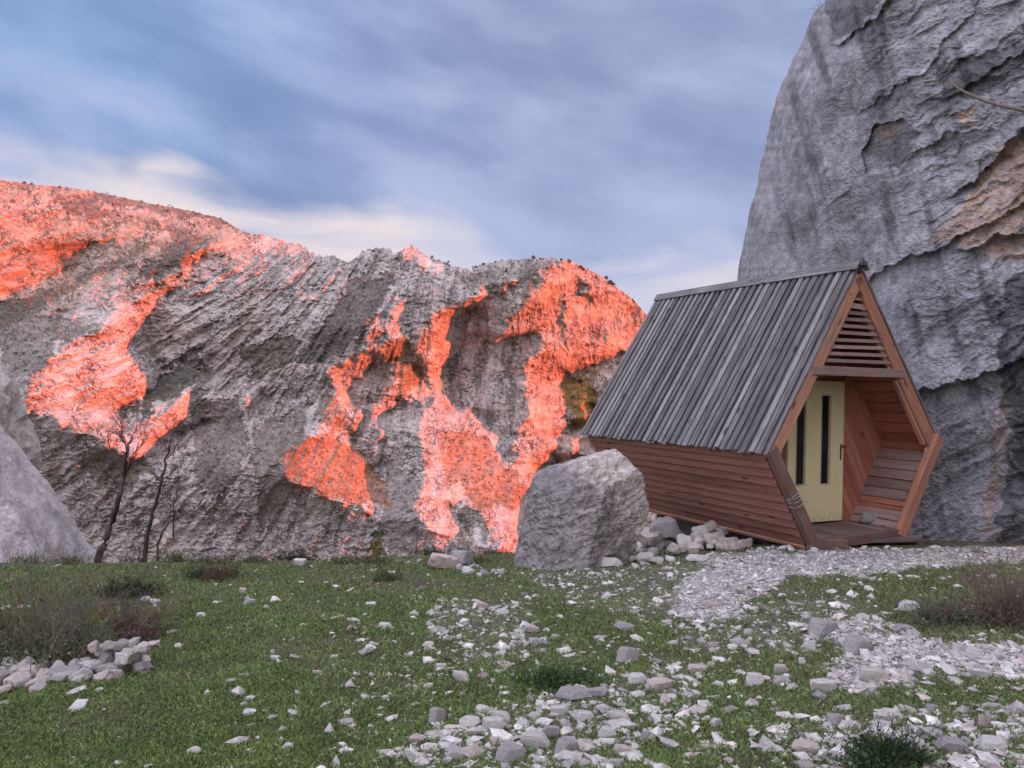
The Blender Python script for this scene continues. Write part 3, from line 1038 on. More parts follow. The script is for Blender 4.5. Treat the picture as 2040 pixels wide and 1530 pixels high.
# ------------------------------------------------------------------ rocks
def ico(sub):
    import bmesh
    bm = bmesh.new()
    bmesh.ops.create_icosphere(bm, subdivisions=sub, radius=1)
    v = np.array([x.co[:] for x in bm.verts])
    f = np.array([[q.index for q in x.verts] for x in bm.faces])
    bm.free()
    return v / np.linalg.norm(v, axis=1)[:, None], f


_ICO = {}


def rock_shape(planes, sub, soft=22.0):
    """star-shaped body bounded by planes (normal, distance), edges slightly worn"""
    if sub not in _ICO:
        _ICO[sub] = ico(sub)
    d, f = _ICO[sub]
    inv = 0
    for n, h in planes:
        n = np.array(n, float)
        n /= np.linalg.norm(n)
        k = np.maximum(d @ n, 0) / h
        inv = inv + k ** soft
    return d * (inv ** (-1.0 / soft))[:, None], f


def random_planes(rng, n=11, flat=0.6):
    pl = []
    for _ in range(n):
        v = rng.normal(size=3)
        v /= np.linalg.norm(v)
        pl.append((v, rng.uniform(0.55, 0.92)))
    for s in ((1, .3, .4), (-1, .2, .3), (-.2, 1, .5), (.3, -1, .4)):
        pl.append((s, rng.uniform(.72, 1.0)))
    pl += [((0.1, 0.1, 1), flat), ((0, 0, -1), flat)]
    return pl


def rock(name, loc, planes, sub, col, mat, disp, seed, rz=0.0, strat=None, soft=22.0):
    v, f = rock_shape(planes, sub, soft)
    n = v / np.linalg.norm(v, axis=1)[:, None]
    d = 0
    for amp, sc, rid in disp:
        d = d + amp * fbm(v[:, 0] * sc, v[:, 1] * sc, v[:, 2] * sc, seed=seed + int(sc * 10), octs=3, ridged=rid)
    if strat:
        (sx, sy, sz), sc, amp = strat
        a = v[:, 0] * sx + v[:, 1] * sy + v[:, 2] * sz + 0.06 * perlin(v[:, 0] * 2, v[:, 1] * 2, v[:, 2] * 2, seed=seed)
        d = d + amp * fbm(a * sc, v[:, 0] * sc * 0.12, v[:, 1] * sc * 0.12, seed=seed + 7, octs=3, ridged=True)
    v = v + n * d[:, None]
    c = col(v) if callable(col) else np.array(col)[None, :] * (1 + 0.18 * fbm(v[:, 0] * 3, v[:, 1] * 3, v[:, 2] * 3, seed=seed + 3, octs=3))[:, None]
    colr = np.concatenate([np.clip(c, 0.01, 0.85), np.ones((len(v), 1))], 1)
    o = mesh_np(name, v, f, mat, attrs={'col': colr})
    o.location = loc
    o.rotation_euler = (0, 0, rz)
    return o


def build_boulder():
    by = 9.75
    s = by / F
    cxp, cyp = 1164.0, 1040.0
    def h(px, py, nx, nz):
        n = np.array([nx, nz]) / math.hypot(nx, nz)
        return ((px - cxp) * n[0] + (cyp - py) * n[1]) * s
    pl = []
    for px, py, nx, ny, nz in ((1058, 1020, -.97, 0, .24), (1085, 950, -.6, 0, .8), (1150, 930, -.30, 0, .95), (1222, 908, .25, 0, .97), (1246, 926, .72, 0, .69), (1280, 985, .97, 0, .22), (1274, 1045, .93, 0, -.37), (1120, 1150, 0, 0, -1)):
        pl.append(((nx, ny, nz), max(0.05, h(px, py, nx, nz))))
    pl += [((-.10, -1, .30), .50), ((.66, -.72, .02), .44), ((-.65, -.7, .25), .56), ((.2, -.55, .8), .62), ((-.3, -.5, .8), .60), ((0, 1, .1), .75), ((.6, .7, .1), .8), ((-.6, .7, .1), .75), ((-.3, .5, .8), .8)]
    def col(v):
        n = fbm(v[:, 0] * 3.2, v[:, 1] * 3.2, v[:, 2] * 3.2, seed=201, octs=4)
        n2 = fbm(v[:, 0] * 11, v[:, 1] * 11, v[:, 2] * 11, seed=202, octs=3)
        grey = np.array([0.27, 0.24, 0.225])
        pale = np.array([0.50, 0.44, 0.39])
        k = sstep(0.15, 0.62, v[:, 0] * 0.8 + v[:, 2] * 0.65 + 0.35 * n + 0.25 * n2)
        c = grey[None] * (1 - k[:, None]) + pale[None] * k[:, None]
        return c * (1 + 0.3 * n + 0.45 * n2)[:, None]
    loc = ((cxp - CX) * s, by, CZ + (CY - cyp) * s)
    o = rock('boulder', loc, pl, 6, col, M['boulder'], [(0.04, 2.2, False), (0.036, 5.5, True), (0.026, 15, True), (.014, 34, True)], 11, strat=((-0.30, 0.2, 0.95), 16.0, 0.030), soft=90)
    tag(o, 'large rough grey boulder with a pale layered edge beside the hut', 'boulder')


build_boulder()


def build_left_rocks():
    # smooth slab, foot at the edge of the grass
    s = 14.5 / F
    def h(c, p, n):
        n = np.array(n) / math.hypot(*n)
        return ((p[0] - c[0]) * n[0] + (c[1] - p[1]) * n[1]) * s
    c = (-160.0, 1090.0)
    pl = [((.80, -.10, .60), h(c, (100, 980), (.80, .60))), ((.86, -.1, .50), h(c, (190, 1112), (.86, .50)) + .02), ((.62, -.2, .76), h(c, (20, 868), (.62, .76)) + .03), ((.25, -.62, .5), 2.6), ((0, -1, .25), .95), ((-1, 0, 0), 5), ((0, 0, 1), 3.6), ((0, 0, -1), 2.5), ((0, 1, 0), .55)]
    def col(v):
        n = fbm(v[:, 0] * 1.2, v[:, 1] * 1.2, v[:, 2] * 1.2, seed=211, octs=4)
        n2 = fbm(v[:, 0] * 3.0 + v[:, 2] * 2.2, v[:, 1] * 2, v[:, 2] * .4, seed=212, octs=3)
        return np.array([0.39, 0.35, 0.335])[None] * (1 + 0.22 * n - 0.25 * sstep(0.1, 0.5, n2))[:, None]
    o = rock('rock_slab', ((c[0] - CX) * s, 14.0, CZ + (CY - c[1]) * s), pl, 6, col, M['cliff'], [(0.10, 0.6, False), (0.035, 2.4, False), (0.012, 8, True)], 13, soft=40)
    tag(o, 'smooth pale grey rock slab sloping down to the grass edge', 'rock slab')
    s = 18.1 / F
    c = (-90.0, 900.0)
    pl = [((.95, 0, .30), h(c, (58, 880), (.95, .30))), ((.90, 0, .42), h(c, (38, 800), (.9, .42))), ((.55, 0, .83), h(c, (12, 728), (.55, .83))), ((1, 0, -.3), h(c, (64, 920), (1, -.3))), ((0, -1, .2), 1.2), ((-1, 0, 0), 4), ((0, 0, 1), 2.6), ((0, 0, -1), 3.5), ((0, 1, 0), .6)]
    def col2(v):
        n = fbm(v[:, 0] * 1.5, v[:, 1] * 1.5, v[:, 2] * 1.5, seed=213, octs=4)
        return np.array([0.42, 0.385, 0.34])[None] * (1 + 0.5 * n)[:, None]
    o = rock('rock_outcrop', ((c[0] - CX) * s, 17.6, CZ + (CY - c[1]) * s), pl, 5, col2, M['cliff'], [(0.22, 0.9, True), (0.07, 2.8, True)], 17, strat=((.95, 0, .2), 3.0, .06))
    tag(o, 'rough pale rock outcrop rising behind the smooth slab', 'rock')


build_left_rocks()

# ------------------------------------------------------------------ stones: every larger one an object, the small ones gravel
RNG = np.random.default_rng(5)
STONE_MESH = []
TONES = [(0.52, 0.475, 0.43), (0.58, 0.54, 0.50), (0.44, 0.405, 0.38), (0.51, 0.43, 0.38), (0.35, 0.32, 0.305)]


def stone_meshes():
    for k in range(18):
        r = np.random.default_rng(100 + k)
        v, f = rock_shape(random_planes(r, 10, r.uniform(.30, .5)), 3, 90.0)
        v = v + v * (0.09 * fbm(v[:, 0] * 2.6, v[:, 1] * 2.2, v[:, 2] * 2.2, seed=300 + k, octs=3, ridged=True))[:, None]
        c = np.array(TONES[k % 5])[None] * (1 + 0.2 * fbm(v[:, 0] * 2.4, v[:, 1] * 2.4, v[:, 2] * 2.4, seed=330 + k, octs=3))[:, None]
        colr = np.concatenate([np.clip(c, .02, .85), np.ones((len(v), 1))], 1)
        o = mesh_np('stone', v, f, M['stone'], attrs={'col': colr})
        me = o.data
        bpy.data.objects.remove(o)
        STONE_MESH.append(me)


stone_meshes()


def stone(loc, w, h=None, d=None, rz=None, tilt=0.15, mesh=None, label=None, group=None, sink=0.25, seed=None, name='stone', cat='stone'):
    """w, d, h: half sizes in metres"""
    h = h if h else w * RNG.uniform(.3, .6)
    d = d if d else w * RNG.uniform(.5, .95)
    me = STONE_MESH[int(RNG.integers(len(STONE_MESH))) if mesh is None else mesh]
    o = bpy.data.objects.new(name, me)
    COL.objects.link(o)
    o.scale = (w, d, h / 0.55)
    o.rotation_euler = (RNG.uniform(-tilt, tilt), RNG.uniform(-tilt, tilt), RNG.uniform(0, 6.28) if rz is None else rz)
    o.location = (loc[0], loc[1], loc[2] + h * (1 - sink * 1.6))
    return tag(o, label, cat, group)


HAND = [  # px, py (foot), width px, height px, mesh, label or None
    (765, 1254, 34, 14, 1, 'lone flat pale stone lying in open grass left of the scattered stones'),
    (1252, 1318, 46, 34, 4, 'grey pointed stone standing among small pale ones in the middle grass'),
    (1503, 1366, 42, 28, 1, 'pale blocky stone lying just left of a pair of stacked pale stones'),
    (1553, 1345, 30, 26, 5, 'upright pale stone behind another, right of the lone blocky one'),
    (1556, 1366, 36, 22, 2, 'pale grey stone lying in front of a taller upright one'),
    (1640, 1378, 58, 26, 6, 'white wedge-shaped stone at the lower tip of the dense stone patch'),
    (872, 1440, 36, 34, 4, 'upright grey leaf-shaped stone in the grass by the bottom stone field'),
    (1388, 1342, 44, 20, 3, None), (1268, 1360, 44, 20, 1, None),
    (1312, 1376, 62, 30, 3, 'long pinkish stone at the top of the foreground stone field'),
    (1135, 1390, 76, 24, 14, 'long flat brownish stone half sunk in grass above the stone field'),
    (1195, 1388, 50, 18, 9, None), (1115, 1428, 38, 24, 6, None), (1165, 1436, 40, 20, 1, None), (1235, 1440, 42, 26, 5, None),
    (1665, 1446, 42, 26, 4, 'dark grey tent-shaped stone alone in the lower grass'),
    (1605, 1500, 62, 26, 3, 'wide cream stone resting on smaller grey ones near the bottom'),
    (1960, 1452, 28, 36, 3, 'small upright pinkish pillar-like stone in the right grass'),
    (1810, 1215, 44, 20, 1, 'pale mound-shaped stone in grass right of the gravel'),
    (1710, 1300, 60, 34, 4, None), (1735, 1360, 54, 36, 5, 'bulky pale stone at the lower front of the dense stone patch'),
    (1830, 1335, 40, 22, 1, None), (1950, 1350, 48, 18, 6, None), (1940, 1310, 40, 20, 1, None), (1640, 1262, 62, 32, 4, 'flat grey stone at the left edge of the dense stone patch'),
    (1800, 1262, 44, 20, 9, None), (1925, 1232, 60, 22, 14, 'broad grey half-buried stone below the dry bush'), (1760, 1440, 44, 20, 6, None), (1855, 1470, 40, 22, 2, None),
    (1820, 1500, 60, 34, 5, None), (1900, 1500, 66, 34, 9, None), (1975, 1495, 60, 26, 1, None), (2020, 1425, 30, 20, 2, None),
    (835, 1480, 30, 18, 13, 'reddish brown stone at the left end of the bottom stone field'),
    (1020, 1515, 60, 34, 4, None), (1065, 1490, 56, 38, 5, None), (985, 1460, 50, 34, 6, None), (940, 1448, 44, 22, 1, None), (910, 1510, 40, 24, 2, None),
    (1130, 1500, 50, 30, 4, None), (1100, 1468, 44, 26, 9, None), (1210, 1470, 40, 24, 1, None), (1240, 1505, 44, 24, 3, None), (1000, 1440, 40, 26, 5, None),
    (500, 1396, 22, 8, 1, 'lone white flat stone in the middle of the left lawn'),
    (390, 1502, 28, 14, 1, 'small white stone low in the left lawn near the bottom'),
    (550, 1318, 22, 12, 6, None), (485, 1182, 16, 10, 6, None), (500, 1205, 26, 12, 4, None), (632, 1345, 22, 10, 3, None), (575, 1495, 24, 14, 1, None),
    (855, 1290, 24, 12, 1, None), (920, 1358, 34, 24, 5, None), (880, 1335, 26, 14, 6, None), (1060, 1262, 30, 18, 3, None), (960, 1215, 26, 18, 3, None),
    (1000, 1225, 32, 12, 1, None), (870, 1228, 24, 10, 3, None), (740, 1210, 24, 10, 6, None), (690, 1445, 34, 12, 2, None), (700, 1240, 20, 8, 3, None),
    (15, 1215, 18, 8, 1, None), (50, 1215, 24, 10, 2, None), (292, 1198, 18, 10, 1, None), (310, 1206, 24, 12, 6, None), (200, 1380, 16, 8, 1, None), (12, 1405, 18, 8, 2, None),
    (1490, 1265, 20, 12, 1, None), (1412, 1212, 26, 16, 3, None), (1240, 1252, 44, 14, 14, None), (1065, 1285, 30, 18, 2, None), (1390, 1118, 56, 14, 1, 'flat slanted pale stone between the boulder and the gravel'),
    (600, 1128, 30, 16, 6, 'small pale stone heap on the rim of the grass')]


def scatter_stones():
    placed = []
    grp = 'stones strewn over the grass and gravel'
    def lab(px, py, mesh):
        tone = ('pale', 'white', 'grey', 'pinkish', 'dark grey')[mesh % 5]
        if py > 1400:
            where = 'in the nearest grass'
        elif py > 1290:
            where = 'halfway up the terrace'
        elif py > 1180:
            where = 'short of the gravel path'
        else:
            where = 'close to hut and boulder'
        side = 'on the open lawn' if px < 800 else ('in the central stone scatter' if px < 1450 else 'towards the cliff')
        return f'{tone} stone {side}, {where}'
    for (px, py, w, h, me, la) in HAND:
        P = on_ground(px, py - 2)
        s = P[1] / F
        g = None if la else grp
        stone(P, w * s / 2, h * s * 0.46, w * s / 2 * .8, rz=RNG.uniform(-.4, .4), tilt=.12, mesh=me, label=la or lab(px, py, me), group=g, sink=.15)
        placed.append((px, py, w * .5))
    # random, weighted by the density of the photograph
    want = 92
    tries = 0
    while want > 0 and tries < 20000:
        tries += 1
        px = RNG.uniform(420, 2040)
        py = 1125 + 415 * RNG.uniform() ** 0.8
        dn = float(density(np.array([px]), np.array([py]))[0])
        if RNG.uniform() > dn ** 0.8:
            continue
        if inside([(1030, 900), (1310, 900), (1330, 1128), (1030, 1128)], np.array([px]), np.array([py]))[0]:
            continue
        w = (5 + 0.055 * (py - 1090)) * RNG.uniform(.65, 1.55)
        if any((px - a) ** 2 + ((py - b) * 2) ** 2 < (w * .5 + c * .8) ** 2 for a, b, c in placed):
            continue
        placed.append((px, py, w * .5))
        P = on_ground(px, py)
        s = P[1] / F
        me = int(RNG.integers(18))
        stone(P, w * s / 2, None, None, mesh=me, label=lab(px, py, me), group=grp, sink=.3, tilt=.3)
        want -= 1


scatter_stones()


def build_gravel():
    r = np.random.default_rng(9)
    N = 250000
    px = np.concatenate([r.uniform(-40, 2090, 190000), r.uniform(-600, -40, 20000), r.uniform(2090, 2900, 40000)])
    py = 1090 + 450 * r.uniform(size=N) ** 1.15
    dn = density(px, py)
    clump = sstep(-0.15, 0.35, fbm(px / 34, py / 17, seed=401, octs=3))
    path = np.clip((dn - .44) / .5, 0, 1)
    keep = r.uniform(size=N) < path * 0.62 * (0.6 + .4 * clump) + (1 - path) * dn * (0.05 + 0.50 * clump)
    px, py, dn = px[keep], py[keep], dn[keep]
    ys = np.linspace(1.5, 14.5, 1200)
    # invert ground along each ray by bisection
    u, v = (px - CX) / F, (CY - py) / F
    lo, hi = np.full(len(px), 1.2), np.full(len(px), 13.6)
    for _ in range(26):
        m = (lo + hi) / 2
        below = CZ + v * m <= ground_z(u * m, m)
        hi = np.where(below, m, hi)
        lo = np.where(below, lo, m)
    x, y = u * hi, hi
    ok = hi < 13.5
    x, y, dn = x[ok], y[ok], dn[ok]
    # keep clear of what stands on the ground
    ok = ~((np.abs(x - 0.95) < .8) & (np.abs(y - 9.8) < .5))
    x, y, dn = x[ok], y[ok], dn[ok]
    z = ground_z(x, y)
    n = len(x)
    size = np.exp(r.normal(np.log(0.011), 0.45, n)) * np.where(dn > .9, 1.05, 1.0)
    size = np.clip(size * np.where(r.uniform(size=n) < np.where(dn < .9, .15, .05), r.uniform(1.8, 3.6, n), 1.0), 0.006, 0.055)
    v0, f0 = ico(1)
    nv = len(v0)
    V = np.repeat(v0[None], n, 0) * r.uniform(0.45, 1.35, (n, nv, 1))
    V = V * np.stack([size * r.uniform(.8, 1.6, n), size * r.uniform(.7, 1.2, n), size * r.uniform(.35, .75, n)], -1)[:, None, :]
    a = r.uniform(0, 6.28, n)
    ca, sa = np.cos(a)[:, None], np.sin(a)[:, None]
    tl = r.normal(0, .3, n)[:, None]
    Xr = V[..., 0] * ca - V[..., 1] * sa
    Yr = V[..., 0] * sa + V[..., 1] * ca
    Zr = V[..., 2] + tl * V[..., 0]
    P = np.stack([Xr + x[:, None], Yr + y[:, None], Zr + (z + size * .08)[:, None]], -1).reshape(-1, 3)
    Fc = (f0[None] + (np.arange(n) * nv)[:, None, None]).reshape(-1, 3)
    tone = r.choice(len(TONES), n, p=[.32, .42, .12, .1, .04])
    c = np.array(TONES)[tone] * r.uniform(.55, 1.12, (n, 1))
    c = np.repeat(c, nv, 0)
    print('gravel', n)
    o = mesh_np('gravel', P, Fc, M['stone'], attrs={'col': np.concatenate([c, np.ones((len(c), 1))], 1)})
    tag(o, 'small pale limestone chips forming a path and scatter in the grass', 'gravel', kind='stuff')


build_gravel()


def build_grass():
    r = np.random.default_rng(12)
    N = 640000
    px = np.concatenate([r.uniform(-60, 2100, 420000), r.uniform(-1150, -60, 110000), r.uniform(2100, 3200, 110000)])
    py = 1095 + 450 * r.uniform(size=N) ** 0.95
    u, v = (px - CX) / F, (CY - py) / F
    lo, hi = np.full(N, 1.2), np.full(N, 13.6)
    for _ in range(24):
        m = (lo + hi) / 2
        below = CZ + v * m <= ground_z(u * m, m)
        hi = np.where(below, m, hi)
        lo = np.where(below, lo, m)
    x, y = u * hi, hi
    x = x + r.normal(0, .03, N)
    y = y + r.normal(0, .05, N)
    dn = density(px, py)
    patch = fbm(x * 1.3, y * 1.3, seed=501, octs=4)
    keep = (hi < 13.5) & (r.uniform(size=N) < (1 - .5 * np.clip(dn / .44, 0, 1) - .45 * np.clip((dn - .44) / .5, 0, 1)) * np.clip(.66 + 1.15 * patch, .10, 1))
    tall = sstep(.35, .7, fbm(x * 2.2, y * 2.2, seed=502, octs=3))
    x, y, dn, patch, tall = x[keep], y[keep], dn[keep], patch[keep], tall[keep]
    n = len(x)
    z = ground_z(x, y)
    H = r.uniform(.009, .026, n) * (1 + 1.0 * tall) * (0.9 + 0.05 * y)
    wd = r.uniform(.0022, .0045, n) * (0.6 + 0.12 * y)
    broad = r.uniform(size=n) < .10
    wd = np.where(broad, wd * 2.6, wd)
    H = np.where(broad, H * .6, H)
    a = r.uniform(0, 6.28, n)
    lean = r.uniform(.1, 1.1, n)
    la = r.uniform(0, 6.28, n)
    bx, by = np.cos(a) * wd, np.sin(a) * wd
    p0 = np.stack([x - bx, y - by, z - .004], -1)
    p1 = np.stack([x + bx, y + by, z - .004], -1)
    mx, my = x + np.cos(la) * lean * H * .45, y + np.sin(la) * lean * H * .45
    p2 = np.stack([mx + bx * .7, my + by * .7, z + H * .62], -1)
    tx, ty = x + np.cos(la) * lean * H * 1.1, y + np.sin(la) * lean * H * 1.1
    p3 = np.stack([tx, ty, z + H * (1 - .2 * lean)], -1)
    P = np.stack([p0, p1, p2, p3], 1).reshape(-1, 3)
    i = np.arange(n) * 4
    Fc = np.concatenate([np.stack([i, i + 1, i + 2], -1), np.stack([i, i + 2, i + 3], -1)])
    g = np.array([0.16, 0.235, 0.066])
    dry = np.array([0.24, 0.205, 0.125])
    dk = np.array([0.07, 0.13, 0.04])
    right = sstep(0.0, 3.0, x - 0.0 * y)
    k = np.clip(r.normal(.18, .24, n) + .30 * right + .35 * fbm(x * .8, y * .8, seed=503, octs=3), 0, 1)[:, None]
    c = g * (1 - k) + dry * k
    k2 = (r.uniform(size=n) < .35)[:, None]
    c = np.where(k2, c * .5 + dk * .5, c) * r.uniform(.75, 1.3, (n, 1))
    c = np.repeat(c, 4, 0)
    print('grass', n)
    o = mesh_np('grass', P, Fc, M['leaf'], attrs={'col': np.concatenate([c, np.ones((len(c), 1))], 1)})
    tag(o, 'short green turf grass growing between the stones', 'grass', kind='stuff')


build_grass()

# ------------------------------------------------------------------ the hut
class Wood:
    """collects boards into one mesh; every board carries its own grain coordinates and tone"""
    def __init__(self, seed=0):
        self.v, self.f, self.wc, self.id = [], [], [], []
        self.r = random.Random(seed)

    def prism(self, poly, n, t0, t1, axis, tone=None):
        """convex polygon (3D points, in order) pushed along n from t0 to t1; axis: grain direction"""
        n, ax = Vector(n).normalized(), Vector(axis).normalized()
        side = n.cross(ax).normalized()
        b = len(self.v)
        k = len(poly)
        tone = self.r.random() if tone is None else tone
        off = Vector((self.r.uniform(0, 50), self.r.uniform(0, 50), self.r.uniform(0, 50)))
        for t in (t0, t1):
            for p in poly:
                q = Vector(p) + n * t
                self.v.append(q[:])
                self.wc.append((q.dot(ax) + off.x, q.dot(side) + off.y, q.dot(n) + off.z))
                self.id.append(tone)
        self.f.append([b + i for i in range(k)][::-1])
        self.f.append([b + k + i for i in range(k)])
        for i in range(k):
            j = (i + 1) % k
            self.f.append([b + i, b + j, b + k + j, b + k + i])

    def beam(self, a, c, wdir, w, n, t, tone=None, ends=(0, 0)):
        """board from a to c; wdir: direction of its width w (centred); n: direction of its thickness t (from 0 to t)"""
        a, c = Vector(a), Vector(c)
        ax = (c - a).normalized()
        wd = Vector(wdir)
        wd = (wd - ax * wd.dot(ax)).normalized() * w / 2
        a = a - ax * ends[0]
        c = c + ax * ends[1]
        self.prism([a - wd, c - wd, c + wd, a + wd], n, 0, t, ax, tone)

    def build(self, name, mat, parent, bevel=0.004):
        me = bpy.data.meshes.new(name)
        me.from_pydata(self.v, [], self.f)
        import bmesh
        bm = bmesh.new()
        bm.from_mesh(me)
        bmesh.ops.recalc_face_normals(bm, faces=bm.faces)
        bm.to_mesh(me)
        bm.free()
        a = me.attributes.new('wc', 'FLOAT_VECTOR', 'POINT')
        a.data.foreach_set('vector', np.array(self.wc, np.float32).ravel())
        a = me.attributes.new('bid', 'FLOAT', 'POINT')
        a.data.foreach_set('value', np.array(self.id, np.float32))
        o = bpy.data.objects.new(name, me)
        COL.objects.link(o)
        me.materials.append(mat)
        o.parent = parent
        if bevel:
            m = o.modifiers.new('bevel', 'BEVEL')
            m.width = bevel
            m.segments = 1
            m.limit_method = 'ANGLE'
        return o


def clip(poly, p, n):
    """keep the part of the 2D polygon where (q-p).n >= 0"""
    out = []
    for i in range(len(poly)):
        a, b = poly[i], poly[(i + 1) % len(poly)]
        da = (a[0] - p[0]) * n[0] + (a[1] - p[1]) * n[1]
        db = (b[0] - p[0]) * n[0] + (b[1] - p[1]) * n[1]
        if da >= 0:
            out.append(a)
        if (da >= 0) != (db >= 0):
            t = da / (da - db)
            out.append((a[0] + t * (b[0] - a[0]), a[1] + t * (b[1] - a[1])))
    return out


HW, HE, HA, HB, HL = 1.55, 1.17, 3.49, 0.85, 3.99      # half width at the eaves, eave height, apex, half width of the foot, length
HUT_LOC = (4.396, 9.864, CZ - 1.991)
HUT_YAW = 0.464
HUT_M = Matrix.Translation(HUT_LOC) @ Matrix.Rotation(HUT_YAW, 4, 'Z')


def build_hut():
    hut = empty('wooden_hut', HUT_LOC, HUT_YAW)
    tag(hut, 'tilted six-sided wooden hut with grey plank roof and open porch under the cliff', 'hut')
    rnd = random.Random(4)
    A, Lc, Rc, BL, BR = (0, HA), (-HW, HE), (HW, HE), (-HB, 0), (HB, 0)
    def v3(p, y):
        return Vector((p[0], y, p[1]))
    def inward(a, b):
        d = Vector((b[0] - a[0], b[1] - a[1])).normalized()
        n = Vector((-d.y, d.x))
        mid = Vector(((a[0] + b[0]) / 2, (a[1] + b[1]) / 2))
        if n.dot(Vector((0, 1.3)) - mid) < 0:
            n = -n
        return Vector((n.x, 0, n.y))
    # ---- roof, both slopes: low boards with cover boards between them, ragged at the eaves
    def slope(sgn):
        w = Wood(20 + sgn)
        top, bot = Vector((0, 0, HA)), Vector((sgn * HW, 0, HE))
        dn = (bot - top).normalized()
        out = -inward(A, (sgn * HW, HE))
        y = -0.05
        i = 0
        while y < HL + .02:
            bw = rnd.uniform(.060, .090)
            lift = 0.010 if i % 2 == 0 else 0.042
            a = top + dn * (-0.01) + Vector((0, y + bw / 2, 0)) + out * (lift + rnd.uniform(-.003, .004))
            c = bot + dn * rnd.uniform(0.02, 0.055) + Vector((0, y + bw / 2 + rnd.uniform(-.004, .004), 0)) + out * (lift + rnd.uniform(-.003, .008))
            tone = rnd.random() ** 1.2
            w.beam(a, c, (0, 1, 0), bw * (1.18 if i % 2 == 0 else .86), out, .022, tone)
            y += bw * .82
            i += 1
        # under-boarding so no light comes through
        w.prism([top + Vector((0, -.02, 0)), bot + Vector((0, -.02, 0)), bot + Vector((0, HL, 0)), top + Vector((0, HL, 0))], out, -.012, .010, dn, .2)
        return w.build('roof_slope', M['roof_wood'], hut, .002)
    slope(-1)
    slope(1)
    # ---- ridge cap
    w = Wood(3)
    for sgn in (-1, 1):
        out = -inward(A, (sgn * HW, HE))
        dn = (Vector((sgn * HW, 0, HE)) - Vector((0, 0, HA))).normalized()
        p = Vector((0, -.10, HA)) + out * .062 + dn * .045
        w.beam(p, p + Vector((0, HL + .18, .0)), dn, .135, out, .022, .45)
    w.prism([(-.05, -.105, HA + .0), (.05, -.105, HA + .0), (0, -.105, HA + .12)], (0, 1, 0), 0, .05, (0, 0, 1), .0)
    w.build('ridge_cap', M['roof_wood'], hut)
    # ---- lower walls: overlapping horizontal planks
    for sgn in (-1, 1):
        w = Wood(30 + sgn)
        a, b = Vector((sgn * HW, 0, HE)), Vector((sgn * HB, 0, 0))
        d = (b - a)
        n_pl = 11
        out = -inward((sgn * HW, HE), (sgn * HB, 0))
        ln = d.length / n_pl
        dd = d.normalized()
        for i in range(n_pl):
            p0 = a + dd * (ln * i + .009)
            p1 = a + dd * (ln * (i + 1) - .013 + rnd.uniform(-.001, .001))
            wob = rnd.uniform(-.002, .003)
            y1 = HL - rnd.uniform(0, .01)
            quad = [p0 + Vector((0, .055, 0)) - out * .016, p0 + Vector((0, y1, 0)) - out * .016, p1 + Vector((0, y1, 0)) + out * (.008 + wob), p1 + Vector((0, .055, 0)) + out * (.008 + wob)]
            w.prism(quad, out, -.02, .004, (0, 1, 0), rnd.random() * (.8 if sgn < 0 else 1))
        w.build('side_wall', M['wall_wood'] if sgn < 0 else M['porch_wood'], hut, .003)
        if sgn < 0:
            # joists behind the boards, and the pale sill under the wall
            w = Wood(77)
            q = b + dd * .02
            w.beam(q + Vector((0, .05, 0)), q + Vector((0, HL, 0)), dd, .05, out, .03, .8)
            w.build('wall_sill', M['frame_wood'], hut)
    # ---- inner lining of the right roof slope in the porch, planks one above the other, one board dark and missing
    w = Wood(41)
    a, b = Vector((0, 0, HA)), Vector((HW, 0, HE))
    inn = inward(A, Rc)
    d = (b - a)
    n_pl = 16
    for i in range(n_pl):
        p0 = a + d * (i / n_pl) + inn * .02
        p1 = a + d * ((i + 1) / n_pl - .004) + inn * .02
        w.prism([p0 + Vector((0, .06, 0)), p0 + Vector((0, .80, 0)), p1 + Vector((0, .80, 0)), p1 + Vector((0, .06, 0))], inn, 0, .014 + rnd.uniform(0, .004), (0, 1, 0))
    w.build('porch_lining', M['porch_wood'], hut, .002)
    w = Wood(42)
    a, b = Vector((HW, 0, HE)), Vector((HB, 0, 0))
    inn = inward(Rc, BR)
    d = b - a
    n_pl = 9
    for i in range(n_pl):
        if i == 0:
            continue
        th = .016 if i != 6 else -.0
        if i == 6:
            continue
        p0 = a + d * (i / n_pl + .006) + inn * .022
        p1 = a + d * ((i + 1) / n_pl - .006) + inn * .022
        w.prism([p0 + Vector((0, .06, 0)), p0 + Vector((0, .80, 0)), p1 + Vector((0, .80, 0)), p1 + Vector((0, .06, 0))], inn, 0, .016 + rnd.uniform(0, .012), (0, 1, 0))
    w.build('porch_lining', M['slat_wood'], hut, .002)
    # left side lining of the porch (seen only from the right)
    w = Wood(43)
    for (p, q) in ((A, Lc), (Lc, BL)):
        inn = inward(p, q)
        a, d = v3(p, 0), v3(q, 0) - v3(p, 0)
        for i in range(10):
            p0, p1 = a + d * (i / 10) + inn * .022, a + d * ((i + 1) / 10 - .005) + inn * .022
            w.prism([p0 + Vector((0, .06, 0)), p0 + Vector((0, .80, 0)), p1 + Vector((0, .80, 0)), p1 + Vector((0, .06, 0))], inn, 0, .014, (0, 1, 0))
    w.build('porch_lining', M['porch_wood'], hut, .002)
    # ---- floor and back wall
    w = Wood(5)
    for i in range(12):
        x0 = -HB + 2 * HB / 12 * i
        w.prism([(x0 + .003, .0, .03), (x0 + 2 * HB / 12 - .003, .0, .03), (x0 + 2 * HB / 12 - .003, HL - .02, .03), (x0 + .003, HL - .02, .03)], (0, 0, 1), 0, .035, (0, 1, 0))
    w.build('floor_boards', M['step_wood'], hut, .002)
    w = Wood(6)
    hexo = [BL, BR, Rc, A, Lc]
